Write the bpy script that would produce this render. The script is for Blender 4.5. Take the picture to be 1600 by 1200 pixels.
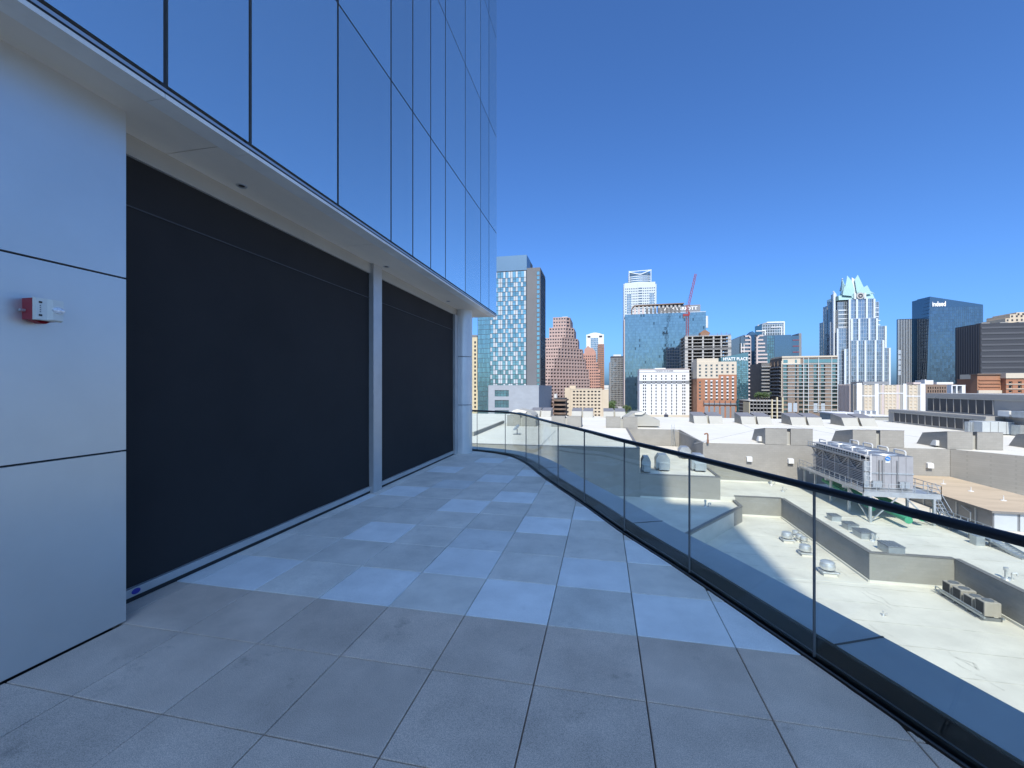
import bpy, bmesh, math, random
from mathutils import Vector
random.seed(7)
for o in list(bpy.data.objects): bpy.data.objects.remove(o)
S = bpy.context.scene
C = S.collection
# ------------------------------------------------------------------ camera
F, HC, HY = 660.0, 1.676, 605.0          # focal in photo pixels, eye height, horizon row
TH = math.atan(141/660); ct, st = math.cos(TH), math.sin(TH)
cam = bpy.data.cameras.new('camera'); co = bpy.data.objects.new('camera', cam); C.objects.link(co)
co.location = (0, 0, HC); co.rotation_euler = (math.pi/2, 0, TH)
cam.sensor_width = 36; cam.lens = F/1600*36; cam.shift_y = (HY-600)/1600
cam.clip_start = .05; cam.clip_end = 20000
S.camera = co
S.render.resolution_x, S.render.resolution_y = 1024, 768
# ------------------------------------------------------------------ sky and sun
SUN_EL, SUN_AZ = math.radians(47), math.radians(-4)     # sun stands behind the camera, a little to its left
w = bpy.data.worlds.new('World'); S.world = w; w.use_nodes = True
nt = w.node_tree; bg = nt.nodes['Background']
sky = nt.nodes.new('ShaderNodeTexSky'); sky.sky_type = 'NISHITA'; sky.sun_disc = False
sky.sun_elevation = SUN_EL; sky.sun_rotation = math.pi + SUN_AZ
sky.altitude = 450; sky.air_density = 0.8; sky.dust_density = 3.2; sky.ozone_density = 7.0
wb = nt.nodes.new('ShaderNodeVectorMath'); wb.operation = 'MULTIPLY'; wb.inputs[1].default_value = (.54, .81, 1.07)   # camera white balance of the whole sky
nt.links.new(sky.outputs[0], wb.inputs[0]); nt.links.new(wb.outputs[0], bg.inputs[0]); bg.inputs[1].default_value = 0.08
sl = bpy.data.lights.new('sun', 'SUN'); so = bpy.data.objects.new('sun', sl); C.objects.link(so)
sl.energy = 2.0; sl.angle = math.radians(.53); sl.color = (1, .93, .81)
so.location = (5, -40, 60)
sd = Vector((-math.sin(SUN_AZ)*math.cos(SUN_EL), math.cos(SUN_AZ)*math.cos(SUN_EL), -math.sin(SUN_EL)))
so.rotation_euler = sd.to_track_quat('-Z', 'Y').to_euler()
S.view_settings.view_transform = 'Standard'; S.view_settings.look = 'None'
S.view_settings.exposure = 1.5; S.view_settings.gamma = 1
# ------------------------------------------------------------------ photo pixel -> place helpers
def ray(px):
    a = (px-800)/F
    return a*ct-st, a*st+ct
def X(px, Y):                               # world x of a pixel column on the plane y = Y
    dx, dy = ray(px); return Y*dx/dy
def ZZ(px, py, Y):                          # world z of a pixel on the plane y = Y
    return HC+(HY-py)/F*(Y/ray(px)[1])
def FL(px, py, z=0):                        # world x, y of a pixel on the plane z
    Zc = F*(HC-z)/(py-HY); dx, dy = ray(px)
    return dx*Zc, dy*Zc
def YX(px, x):                              # world y of a pixel column on the plane x
    dx, dy = ray(px); return x*dy/dx
# ------------------------------------------------------------------ materials
M = {}
def mat(name, col, rough=.6, metal=0., var=.12, scale=1.5, bump=0., bscale=60., stretch=(1, 1, 1), spec=.5, island=0., objvar=0., detail=5, speck=0., stain=0.):
    m = bpy.data.materials.new(name); m.use_nodes = True; M[name] = m
    n, l = m.node_tree.nodes, m.node_tree.links; b = n['Principled BSDF']
    b.inputs['Roughness'].default_value = rough; b.inputs['Metallic'].default_value = metal
    b.inputs['Specular IOR Level'].default_value = spec
    g = n.new('ShaderNodeNewGeometry'); mp = n.new('ShaderNodeMapping'); mp.inputs['Scale'].default_value = stretch
    l.new(g.outputs['Position'], mp.inputs['Vector'])
    nz = n.new('ShaderNodeTexNoise'); nz.inputs['Scale'].default_value = scale; nz.inputs['Detail'].default_value = detail; nz.inputs['Roughness'].default_value = .62
    l.new(mp.outputs[0], nz.inputs['Vector'])
    mr = n.new('ShaderNodeMapRange'); mr.inputs['From Min'].default_value = .3; mr.inputs['From Max'].default_value = .7
    mr.inputs['To Min'].default_value = 1-var; mr.inputs['To Max'].default_value = 1+var
    l.new(nz.outputs['Fac'], mr.inputs['Value'])
    val = mr.outputs[0]
    def mul(a, node_out, lo, hi):
        r = n.new('ShaderNodeMapRange'); r.inputs['To Min'].default_value = lo; r.inputs['To Max'].default_value = hi
        l.new(node_out, r.inputs['Value'])
        k = n.new('ShaderNodeMath'); k.operation = 'MULTIPLY'; l.new(a, k.inputs[0]); l.new(r.outputs[0], k.inputs[1]); return k.outputs[0]
    if island: val = mul(val, g.outputs['Random Per Island'], 1-island, 1+island)
    if objvar:
        oi = n.new('ShaderNodeObjectInfo'); val = mul(val, oi.outputs['Random'], 1-objvar, 1+objvar)
    if stain:
        t1 = n.new('ShaderNodeTexNoise'); t1.inputs['Scale'].default_value = 3.1; t1.inputs['Detail'].default_value = 6; t1.inputs['Roughness'].default_value = .7
        l.new(g.outputs['Position'], t1.inputs['Vector'])
        r = n.new('ShaderNodeMapRange'); r.inputs['From Min'].default_value = .60; r.inputs['From Max'].default_value = .74
        l.new(t1.outputs['Fac'], r.inputs['Value']); val = mul(val, r.outputs[0], 1, 1-stain)
    if speck:
        sn = n.new('ShaderNodeTexNoise'); sn.inputs['Scale'].default_value = 260; sn.inputs['Detail'].default_value = 2
        l.new(g.outputs['Position'], sn.inputs['Vector'])
        r = n.new('ShaderNodeMapRange'); r.inputs['From Min'].default_value = .35; r.inputs['From Max'].default_value = .65
        l.new(sn.outputs['Fac'], r.inputs['Value']); val = mul(val, r.outputs[0], 1-speck, 1+speck)
    vm = n.new('ShaderNodeVectorMath'); vm.operation = 'SCALE'; vm.inputs[0].default_value = col[:3]
    l.new(val, vm.inputs['Scale']); l.new(vm.outputs[0], b.inputs['Base Color'])
    if bump:
        bn = n.new('ShaderNodeTexNoise'); bn.inputs['Scale'].default_value = bscale; bn.inputs['Detail'].default_value = 4
        l.new(g.outputs['Position'], bn.inputs['Vector'])
        bp = n.new('ShaderNodeBump'); bp.inputs['Strength'].default_value = bump; bp.inputs['Distance'].default_value = .3/bscale
        l.new(bn.outputs['Fac'], bp.inputs['Height']); l.new(bp.outputs[0], b.inputs['Normal'])
    return m
def courses(m, pitch, depth=.5, dark=.8):
    """fine horizontal coursing (block courses / panel ribs too small to pick apart)"""
    n, l = m.node_tree.nodes, m.node_tree.links; b = n['Principled BSDF']
    g = n.new('ShaderNodeNewGeometry'); sx = n.new('ShaderNodeSeparateXYZ'); l.new(g.outputs['Position'], sx.inputs[0])
    ad = n.new('ShaderNodeMath'); ad.operation = 'ADD'; l.new(sx.outputs[0], ad.inputs[0]); l.new(sx.outputs[1], ad.inputs[1])
    cx = n.new('ShaderNodeCombineXYZ'); l.new(ad.outputs[0], cx.inputs[0]); l.new(sx.outputs[2], cx.inputs[1])
    br = n.new('ShaderNodeTexBrick'); br.inputs['Scale'].default_value = 1; br.inputs['Brick Width'].default_value = pitch*2.2; br.inputs['Row Height'].default_value = pitch
    br.inputs['Mortar Size'].default_value = pitch*.05; br.inputs['Color1'].default_value = (1, 1, 1, 1); br.inputs['Color2'].default_value = (.93, .93, .93, 1); br.inputs['Mortar'].default_value = (dark, dark, dark, 1)
    l.new(cx.outputs[0], br.inputs['Vector'])
    src = b.inputs['Base Color'].links[0].from_socket
    mx = n.new('ShaderNodeVectorMath'); mx.operation = 'MULTIPLY'; l.new(src, mx.inputs[0]); l.new(br.outputs['Color'], mx.inputs[1]); l.new(mx.outputs[0], b.inputs['Base Color'])
    return m
def glassmat(name, col, rough=.05, refl=.75, var=.1, tint=(.75, .85, .95), dark=0.):
    """coated, opaque curtain-wall glass: mirror coat over a dark body, each pane slightly its own"""
    m = bpy.data.materials.new(name); m.use_nodes = True; M[name] = m
    n, l = m.node_tree.nodes, m.node_tree.links; b = n['Principled BSDF']; out = n['Material Output']
    g = n.new('ShaderNodeNewGeometry')
    r = n.new('ShaderNodeMapRange'); r.inputs['To Min'].default_value = 1-var; r.inputs['To Max'].default_value = 1+var; l.new(g.outputs['Random Per Island'], r.inputs['Value'])
    val = r.outputs[0]
    oi = n.new('ShaderNodeObjectInfo'); ro = n.new('ShaderNodeMapRange'); ro.inputs['To Min'].default_value = .92; ro.inputs['To Max'].default_value = 1.05; l.new(oi.outputs['Random'], ro.inputs['Value'])
    k0 = n.new('ShaderNodeMath'); k0.operation = 'MULTIPLY'; l.new(val, k0.inputs[0]); l.new(ro.outputs[0], k0.inputs[1]); val = k0.outputs[0]
    if dark:
        gt = n.new('ShaderNodeMath'); gt.operation = 'GREATER_THAN'; gt.inputs[1].default_value = 1-dark; l.new(g.outputs['Random Per Island'], gt.inputs[0])
        mu = n.new('ShaderNodeMath'); mu.operation = 'MULTIPLY_ADD'; mu.inputs[1].default_value = -.6; mu.inputs[2].default_value = 1; l.new(gt.outputs[0], mu.inputs[0])
        k = n.new('ShaderNodeMath'); k.operation = 'MULTIPLY'; l.new(val, k.inputs[0]); l.new(mu.outputs[0], k.inputs[1]); val = k.outputs[0]
    v1 = n.new('ShaderNodeVectorMath'); v1.operation = 'SCALE'; v1.inputs[0].default_value = col; l.new(val, v1.inputs['Scale'])
    l.new(v1.outputs[0], b.inputs['Base Color']); b.inputs['Roughness'].default_value = .25
    gl = n.new('ShaderNodeBsdfGlossy'); gl.inputs['Roughness'].default_value = rough
    v2 = n.new('ShaderNodeVectorMath'); v2.operation = 'SCALE'; v2.inputs[0].default_value = tint; l.new(val, v2.inputs['Scale']); l.new(v2.outputs[0], gl.inputs['Color'])
    nz = n.new('ShaderNodeTexNoise'); nz.inputs['Scale'].default_value = .35; nz.inputs['Detail'].default_value = 2; l.new(g.outputs['Position'], nz.inputs['Vector'])
    bp = n.new('ShaderNodeBump'); bp.inputs['Strength'].default_value = .03; bp.inputs['Distance'].default_value = .1
    l.new(nz.outputs['Fac'], bp.inputs['Height']); l.new(bp.outputs[0], gl.inputs['Normal'])
    mx = n.new('ShaderNodeMixShader'); mx.inputs[0].default_value = refl
    l.new(b.outputs[0], mx.inputs[1]); l.new(gl.outputs[0], mx.inputs[2]); l.new(mx.outputs[0], out.inputs['Surface'])
    return m
def clearglass(name, tint=(.93, .97, .95)):
    m = bpy.data.materials.new(name); m.use_nodes = True; M[name] = m
    n, l = m.node_tree.nodes, m.node_tree.links; out = n['Material Output']
    n.remove(n['Principled BSDF'])
    t = n.new('ShaderNodeBsdfTransparent'); t.inputs[0].default_value = (*tint, 1)
    gl = n.new('ShaderNodeBsdfGlossy'); gl.inputs['Roughness'].default_value = .0
    fr = n.new('ShaderNodeFresnel'); ge = n.new('ShaderNodeNewGeometry'); io = n.new('ShaderNodeMapRange')
    io.inputs['To Min'].default_value = 1.5; io.inputs['To Max'].default_value = 1/1.5; l.new(ge.outputs['Backfacing'], io.inputs['Value']); l.new(io.outputs[0], fr.inputs[0])
    mx = n.new('ShaderNodeMixShader'); l.new(fr.outputs[0], mx.inputs[0]); l.new(t.outputs[0], mx.inputs[1]); l.new(gl.outputs[0], mx.inputs[2])
    l.new(mx.outputs[0], out.inputs['Surface']); return m

# near
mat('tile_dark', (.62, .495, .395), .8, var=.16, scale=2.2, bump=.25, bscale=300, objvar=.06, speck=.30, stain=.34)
mat('tile_grey', (.74, .69, .61), .75, var=.14, scale=2.5, bump=.2, bscale=300, objvar=.07, speck=.16, stain=.22)
mat('tile_light', (.84, .84, .81), .7, var=.1, scale=2.5, bump=.2, bscale=300, objvar=.05, speck=.10, stain=.12)
mat('tile_mid', (.74, .73, .69), .72, var=.12, scale=2.5, bump=.2, bscale=300, objvar=.05, speck=.12, stain=.15)
mat('seal', (.12, .125, .13), .5)
mat('slab', (.03, .03, .03), .9)
mat('panel_metal', (.68, .68, .665), .40, .74, var=.06, scale=.9, bump=.03, bscale=400)
mat('joint_dark', (.035, .037, .04), .7)
mat('column_metal', (.70, .71, .71), .4, .4, var=.05)
mat('soffit', (.80, .73, .62), .8, var=.07, scale=1.1, stretch=(1, .5, 1), bump=.05, bscale=200)
mat('soffit_edge', (.80, .80, .76), .55, .1, var=.12, scale=1.6)
mat('alu', (.50, .51, .52), .35, .7, var=.06)
mat('alu_grey', (.52, .52, .52), .45, .5, var=.08, scale=3)
mat('fabric', (.028, .026, .026), .85, var=.12, scale=1.2, bump=.3, bscale=900, spec=.25)
mat('fabric_seam', (.07, .075, .085), .7)
mat('badge', (.03, .03, .30), .4)
mat('shoe', (.016, .019, .022), .45, .2, var=.2, scale=2)
mat('rail', (.018, .02, .024), .33, .4, var=.15, scale=3)
mat('ledge', (.34, .345, .345), .38, .45, var=.10, scale=1.8, bump=.03, bscale=60)
mat('bronze', (.16, .13, .11), .35, .7)
mat('red_plastic', (.30, .012, .025), .4)
mat('white_plastic', (.70, .70, .64), .4)
mat('lens', (.85, .86, .88), .15, .3, var=.3, scale=60)
mat('black', (.012, .012, .014), .6)
glassmat('tower_glass', (.22, .27, .29), .015, .84, .03, (.98, .99, .96))
clearglass('clear_glass')
# roofs
mat('roof_white', (.60, .565, .485), .75, var=.13, scale=.30, detail=8, bump=.15, bscale=3)
mat('roof_cream', (.62, .595, .52), .75, var=.06, scale=.15, detail=7)
courses(mat('block_wall', (.275, .262, .232), .85, var=.07, scale=.5), .3, dark=.86)
mat('coping', (.19, .18, .165), .6, .2, var=.1)
mat('monitor_top', (.19, .185, .19), .6, .1, var=.06, scale=.4)
mat('monitor_face', (.34, .33, .29), .7, .0, var=.05, scale=.5)
mat('tan_roof', (.46, .365, .25), .8, var=.13, scale=.5, stretch=(.35, 1.6, 1), detail=6)
mat('galv', (.44, .47, .48), .42, .65, var=.12, scale=1.5)
mat('galv_dark', (.22, .23, .24), .5, .5, var=.1)
mat('louver', (.42, .40, .37), .6, .2, var=.12, scale=2)
mat('white_paint', (.58, .58, .56), .5, var=.05)
mat('green_pipe', (.05, .29, .15), .45, var=.1)
mat('fan_metal', (.62, .62, .60), .38, .6, var=.12, scale=3)
mat('rust', (.23, .12, .07), .8, var=.3, scale=6)
mat('beige_unit', (.33, .30, .255), .6, var=.1)
mat('seam', (.36, .355, .33), .8, var=.15)
mat('blue_logo', (.02, .16, .45), .4)
mat('pale_door', (.40, .43, .44), .5, var=.04)
# city
courses(mat('podium_panel', (.31, .33, .355), .7, var=.05, scale=.2), 1.1, dark=.93)
mat('hotel_grey', (.13, .13, .135), .7, var=.05, scale=.1)
mat('crown_panel', (.12, .20, .28), .35, .3, var=.04, scale=.1)
mat('white_panel', (.42, .44, .45), .4, var=.05, island=.1)
mat('mullion', (.055, .065, .08), .5, .3)
mat('mullion_pale', (.42, .47, .52), .5, .2)
mat('cream', (.55, .465, .30), .8, var=.05, scale=.2)
mat('pink', (.40, .285, .245), .75, var=.06, scale=.2, island=.05)
mat('pink_deep', (.44, .245, .19), .75, var=.08, scale=.2)
mat('orange_brick', (.33, .15, .085), .85, var=.08, scale=.3)
mat('orange_brick_deep', (.33, .165, .095), .85, var=.1, scale=.3)
mat('cream_wall', (.53, .46, .36), .8, var=.04, scale=.2)
mat('tan_wall', (.53, .44, .325), .8, var=.05, scale=.2)
mat('white_wall', (.64, .64, .64), .75, var=.03, scale=.2)
mat('grey_band', (.20, .21, .225), .7, var=.05)
mat('concrete', (.40, .385, .36), .85, var=.12, scale=.3)
mat('concrete_dark', (.14, .135, .13), .85, var=.15, scale=.3)
mat('brown_brick', (.215, .165, .13), .85, var=.07, scale=.3)
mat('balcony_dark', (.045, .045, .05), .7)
mat('glass_white', (.52, .56, .56), .35, var=.05)
mat('pink_pale', (.50, .42, .39), .75, var=.05)
mat('office_dark', (.055, .055, .06), .5, .2, var=.05, scale=.1)
mat('office_line', (.09, .09, .095), .5, .1, var=.05)
mat('brown_wall', (.20, .14, .105), .85, var=.12, scale=.3)
mat('hall_grey', (.30, .29, .27), .7, var=.05, scale=.2)
mat('hall_dark', (.055, .055, .055), .6, var=.12, scale=.3, island=.15)
mat('mint', (.34, .50, .47), .22, .15, var=.05, island=.08)
mat('silver_fin', (.60, .63, .64), .4, .15, var=.04)
mat('crane_red', (.26, .03, .035), .5, var=.1)
mat('sign_white', (.90, .90, .90), .5, var=.0)
mat('sign_dark', (.03, .03, .05), .5)
mat('ground', (.16, .155, .14), .95, var=.25, scale=.01, detail=8)
mat('asphalt', (.06, .06, .062), .9, var=.15, scale=.1)
mat('hill', (.07, .10, .09), .95, var=.2, scale=.002)
mat('leaf', (.065, .105, .03), .6, var=.35, scale=.6, island=.45)
mat('bark', (.10, .075, .055), .9, var=.2, scale=4)
glassmat('g_teal', (.03, .15, .19), .08, .55, .16, (.46, .56, .52))
glassmat('g_teal_dk', (.02, .06, .07), .08, .6, .16, (.28, .36, .34))
glassmat('g_blue', (.03, .075, .115), .06, .62, .12, (.33, .40, .40), dark=.025)
glassmat('g_blue_dk', (.012, .035, .075), .06, .55, .12, (.25, .295, .32))
glassmat('g_navy', (.012, .04, .09), .06, .6, .12, (.20, .24, .27))
glassmat('g_grey', (.03, .035, .04), .1, .5, .2, (.30, .30, .30))
glassmat('g_frost', (.07, .10, .15), .08, .5, .16, (.46, .46, .46))
glassmat('g_frost_side', (.10, .11, .11), .12, .4, .14, (.42, .42, .40))
glassmat('g_aust', (.05, .09, .11), .08, .5, .2, (.42, .46, .45))
glassmat('g_dark', (.015, .015, .018), .15, .28, .45, (.16, .17, .18))
glassmat('g_green', (.03, .07, .06), .1, .5, .4, (.45, .62, .58))
# ------------------------------------------------------------------ mesh helpers
WL = {}
class MB:
    def __init__(s): s.v = []; s.f = []; s.m = []
    def poly(s, pts, mi=0):
        i = len(s.v); s.v += [tuple(p) for p in pts]; s.f.append(tuple(range(i, i+len(pts)))); s.m.append(mi); return s
    def mesh(s, vs, fs, mi=0):
        i = len(s.v); s.v += [tuple(p) for p in vs]
        for f in fs: s.f.append(tuple(k+i for k in f)); s.m.append(mi)
        return s
    def box(s, x0, x1, y0, y1, z0, z1, mi=0):
        if x0 > x1: x0, x1 = x1, x0
        if y0 > y1: y0, y1 = y1, y0
        return s.mesh([(x, y, z) for z in (z0, z1) for y in (y0, y1) for x in (x0, x1)],
                      [(0, 2, 3, 1), (4, 5, 7, 6), (0, 1, 5, 4), (2, 6, 7, 3), (0, 4, 6, 2), (1, 3, 7, 5)], mi)
    def chamf(s, x0, x1, y0, y1, z0, z1, c=.004, mi=0):
        """box whose top edges are chamfered"""
        p = [(x0, y0), (x1, y0), (x1, y1), (x0, y1)]
        return s.prism(p, z0, z1, c, mi)
    def prism(s, p, z0, z1, c=0, mi=0):
        n = len(p); cx = sum(a for a, b in p)/n; cy = sum(b for a, b in p)/n
        vs = [(a, b, z0) for a, b in p]+[(a, b, z1-c) for a, b in p]
        fs = [tuple(reversed(range(n)))]+[(i, (i+1) % n, n+(i+1) % n, n+i) for i in range(n)]
        if c:
            for a, b in p:
                d = math.hypot(a-cx, b-cy) or 1; vs.append((a-(a-cx)/d*c*1.4, b-(b-cy)/d*c*1.4, z1))
            fs += [(n+i, n+(i+1) % n, 2*n+(i+1) % n, 2*n+i) for i in range(n)]+[tuple(range(2*n, 3*n))]
        else: fs.append(tuple(range(n, 2*n)))
        return s.mesh(vs, fs, mi)
    def extr(s, pts, d, mi=0):
        """polygon (3-D points) extruded along vector d"""
        n = len(pts); d = Vector(d); q = [Vector(p) for p in pts]
        return s.mesh([tuple(p) for p in q]+[tuple(p+d) for p in q],
                      [tuple(range(n)), tuple(reversed(range(n, 2*n)))]+[(i, n+i, n+(i+1) % n, (i+1) % n) for i in range(n)], mi)
    def cyl(s, a, b, r, seg=10, r2=None, mi=0, cap=True):
        a, b = Vector(a), Vector(b); d = (b-a).normalized(); r2 = r if r2 is None else r2
        u = d.orthogonal().normalized(); v = d.cross(u); vs = []
        for p, rr in ((a, r), (b, r2)):
            for k in range(seg):
                t = 2*math.pi*k/seg; vs.append(tuple(p+u*(rr*math.cos(t))+v*(rr*math.sin(t))))
        fs = [(k, (k+1) % seg, seg+(k+1) % seg, seg+k) for k in range(seg)]
        if cap: fs += [tuple(reversed(range(seg))), tuple(range(seg, 2*seg))]
        return s.mesh(vs, fs, mi)
    def tube(s, pts, r, seg=8, mi=0):
        for a, b in zip(pts, pts[1:]): s.cyl(a, b, r, seg, mi=mi)
        return s
    def beam(s, a, b, wd, hd=None, mi=0):
        a, b = Vector(a), Vector(b); hd = hd or wd; d = (b-a).normalized()
        u = d.cross(Vector((0, 0, 1)));
        if u.length < .01: u = Vector((1, 0, 0))
        u.normalize(); v = u.cross(d); u *= wd/2; v *= hd/2
        vs = [tuple(p+q) for p in (a, b) for q in (-u-v, u-v, u+v, -u+v)]
        return s.mesh(vs, [(3, 2, 1, 0), (4, 5, 6, 7), (0, 1, 5, 4), (1, 2, 6, 5), (2, 3, 7, 6), (3, 0, 4, 7)], mi)
    def lathe(s, c, prof, seg=16, mi=0):
        vs = []; n = len(prof)
        for k in range(seg):
            t = 2*math.pi*k/seg
            for r, z in prof: vs.append((c[0]+r*math.cos(t), c[1]+r*math.sin(t), c[2]+z))
        fs = [(k*n+i, ((k+1) % seg)*n+i, ((k+1) % seg)*n+i+1, k*n+i+1) for k in range(seg) for i in range(n-1)]
        return s.mesh(vs, fs, mi)
    def build(s, name, mats, parent=None, smooth=False, kind=None, label=None):
        me = bpy.data.meshes.new(name)
        off = WL.get(parent.name, Vector()) if parent else Vector()
        me.from_pydata([(a-off.x, b-off.y, z-off.z) for a, b, z in s.v], [], s.f)
        for k in ([mats] if isinstance(mats, str) else mats): me.materials.append(M[k])
        if any(s.m): me.polygons.foreach_set('material_index', s.m)
        if smooth:
            me.polygons.foreach_set('use_smooth', [True]*len(me.polygons))
            try: me.set_sharp_from_angle(angle=math.radians(35))
            except Exception: pass
        me.update()
        o = bpy.data.objects.new(name, me); C.objects.link(o)
        if parent: o.parent = parent
        WL[o.name] = off.copy()
        if kind: o['kind'] = kind
        if label: o['label'] = label
        return o
def tag(o, label, cat=None, group=None):
    o['label'] = label
    if cat: o['category'] = cat
    if group: o['group'] = group
    return o
def thing(name, label, cat, loc=(0, 0, 0), group=None):
    o = bpy.data.objects.new(name, None); C.objects.link(o); o.location = loc; o.empty_display_size = .5
    WL[o.name] = Vector(loc); return tag(o, label, cat, group)
def inst(name, me, loc, parent, rz=0., scale=None):
    o = bpy.data.objects.new(name, me); C.objects.link(o); off = WL.get(parent.name, Vector())
    o.parent = parent; o.location = Vector(loc)-off; o.rotation_euler.z = rz
    if scale: o.scale = scale
    WL[o.name] = Vector(loc); return o
def meshdata(mb, mats, name='piece'):
    o = mb.build(name, mats); me = o.data; del WL[o.name]; bpy.data.objects.remove(o); return me
def text(name, body, size, mat_, parent, p, depth=.05, rz=0., width=None, bold=0.):
    cu = bpy.data.curves.new(name, 'FONT'); cu.body = body; cu.size = size; cu.extrude = depth; cu.align_x = 'CENTER'; cu.align_y = 'CENTER'; cu.offset = bold
    t = bpy.data.objects.new('t', cu); C.objects.link(t)
    dg = bpy.context.evaluated_depsgraph_get(); me = bpy.data.meshes.new_from_object(t.evaluated_get(dg)); bpy.data.objects.remove(t)
    me.name = name; me.materials.clear(); me.materials.append(M[mat_])
    o = bpy.data.objects.new(name, me); C.objects.link(o); o.parent = parent
    o.location = Vector(p)-WL.get(parent.name, Vector()); o.rotation_euler = (math.pi/2, 0, rz)
    if width:
        xs = [v.co.x for v in me.vertices]; o.scale.x = width/(max(xs)-min(xs))
    WL[o.name] = Vector(p); return o
# faces of a building: outward normal n, u = to the right seen from outside
FACE = {'S': (Vector((1, 0, 0)), Vector((0, -1, 0))), 'W': (Vector((0, -1, 0)), Vector((-1, 0, 0))), 'E': (Vector((0, 1, 0)), Vector((1, 0, 0)))}
UP = Vector((0, 0, 1))
def sheet(mb, org, u, n, W, H, cols, rows, rec=.3, panes=None, mi=0, skip=None, lintel=None):
    """wall sheet with real recessed openings; panes gets (centre, u, n, w, h)"""
    org = Vector(org)
    P = lambda a, b, d=0.: org+u*a+UP*b-n*d
    q = lambda a0, a1, b0, b1: mb.poly([P(a0, b0), P(a1, b0), P(a1, b1), P(a0, b1)], mi) if a1-a0 > .01 and b1-b0 > .01 else None
    zp = 0
    for ri, (r0, r1) in enumerate(rows):
        q(0, W, zp, r0); up = 0
        for ci, (c0, c1) in enumerate(cols):
            if skip and skip(ri, ci): continue
            q(up, c0, r0, r1); up = c1
            mb.poly([P(c0, r0), P(c1, r0), P(c1, r0, rec), P(c0, r0, rec)], mi); mb.poly([P(c0, r1), P(c0, r1, rec), P(c1, r1, rec), P(c1, r1)], mi)
            mb.poly([P(c0, r0), P(c0, r0, rec), P(c0, r1, rec), P(c0, r1)], mi); mb.poly([P(c1, r0), P(c1, r1), P(c1, r1, rec), P(c1, r0, rec)], mi)
            if panes is not None: panes.append((P((c0+c1)/2, (r0+r1)/2, rec), u, n, c1-c0, r1-r0))
        q(up, W, r0, r1); zp = r1
    q(0, W, zp, H)
def even(W, n, frac=.55, m0=0., m1=None):
    m1 = m0 if m1 is None else m1
    p = (W-m0-m1)/n; return [(m0+p*(i+.5-frac/2), m0+p*(i+.5+frac/2)) for i in range(n)]
def block(mb, x0, x1, y0, y1, z0, z1, faces={}, rec=.3, panes=None, mi=0, top=True):
    """hollow box; faces maps S/W/E to (cols, rows[, skip])"""
    for k, W, org in (('S', x1-x0, (x0, y0, z0)), ('W', y1-y0, (x0, y1, z0)), ('E', y1-y0, (x1, y0, z0))):
        u, n = FACE[k]
        if k in faces:
            fc = faces[k]; sheet(mb, org, u, n, W, z1-z0, fc[0], fc[1], rec, panes, mi, fc[2] if len(fc) > 2 else None)
        else: sheet(mb, org, u, n, W, z1-z0, [], [], mi=mi)
    mb.poly([(x1, y1, z0), (x0, y1, z0), (x0, y1, z1), (x1, y1, z1)], mi)
    if top: mb.poly([(x0, y0, z1), (x1, y0, z1), (x1, y1, z1), (x0, y1, z1)], mi)
PANE = {}
def windows(panes, parent, glass='g_dark', frame='mullion', name='window', single=True, cap=300):
    """each opening's window as its own part (shared mesh); past the cap one joined part"""
    rest = []
    for i, (c, u, n, w_, h_) in enumerate(panes):
        if single and i < cap:
            key = (round(w_, 2), round(h_, 2), glass, frame)
            if key not in PANE:
                b = MB(); t = min(w_, h_)*.07
                b.poly([(-w_/2+t, 0, -h_/2+t), (w_/2-t, 0, -h_/2+t), (w_/2-t, 0, h_/2-t), (-w_/2+t, 0, h_/2-t)])
                for a in ((-w_/2, -w_/2+t, -h_/2, h_/2), (w_/2-t, w_/2, -h_/2, h_/2), (-w_/2+t, w_/2-t, -h_/2, -h_/2+t), (-w_/2+t, w_/2-t, h_/2-t, h_/2)):
                    b.box(a[0], a[1], -.05, .02, a[2], a[3], 1)
                PANE[key] = meshdata(b, [glass, frame], name)
            inst(name, PANE[key], c, parent, math.atan2(u.y, u.x))
        else: rest.append((c, u, n, w_, h_))
    if rest:
        b = MB()
        for c, u, n, w_, h_ in rest:
            b.poly([c-u*w_/2-UP*h_/2, c+u*w_/2-UP*h_/2, c+u*w_/2+UP*h_/2, c-u*w_/2+UP*h_/2])
        b.build('windows', glass, parent, kind='stuff')
def curtain(g, fr, org, u, n, W, H, nu, nv, fw=.15, dep=.12, tilt=.02, vdep=None):
    """curtain wall: every pane its own slightly tilted quad, mullions and transoms in front"""
    org = Vector(org); pu, pv = W/nu, H/nv; P = lambda a, b, d=0.: org+u*a+UP*b+n*d
    vdep = dep if vdep is None else vdep
    for i in range(nu):
        for j in range(nv):
            t, s_ = random.uniform(-tilt, tilt)*pu*.35, random.uniform(-tilt, tilt)*pv*.35
            g.poly([P(i*pu, j*pv, -t-s_), P((i+1)*pu, j*pv, t-s_), P((i+1)*pu, (j+1)*pv, t+s_), P(i*pu, (j+1)*pv, -t+s_)])
    if fr is None: return
    def bar(a0, a1, b0, b1, d):
        ps = [P(a0, b0, -.1), P(a1, b0, -.1), P(a1, b1, -.1), P(a0, b1, -.1)]
        fr.extr([P(a0, b0, d), P(a1, b0, d), P(a1, b1, d), P(a0, b1, d)], -n*(d+.1))
    if vdep:
        for i in range(nu+1): bar(i*pu-fw/2, i*pu+fw/2, 0, H, vdep)
    if dep:
        for j in range(nv+1): bar(0, W, j*pv-fw/2, j*pv+fw/2, dep+.01)
def stuffed(o): o['kind'] = 'stuff'; return o
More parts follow.
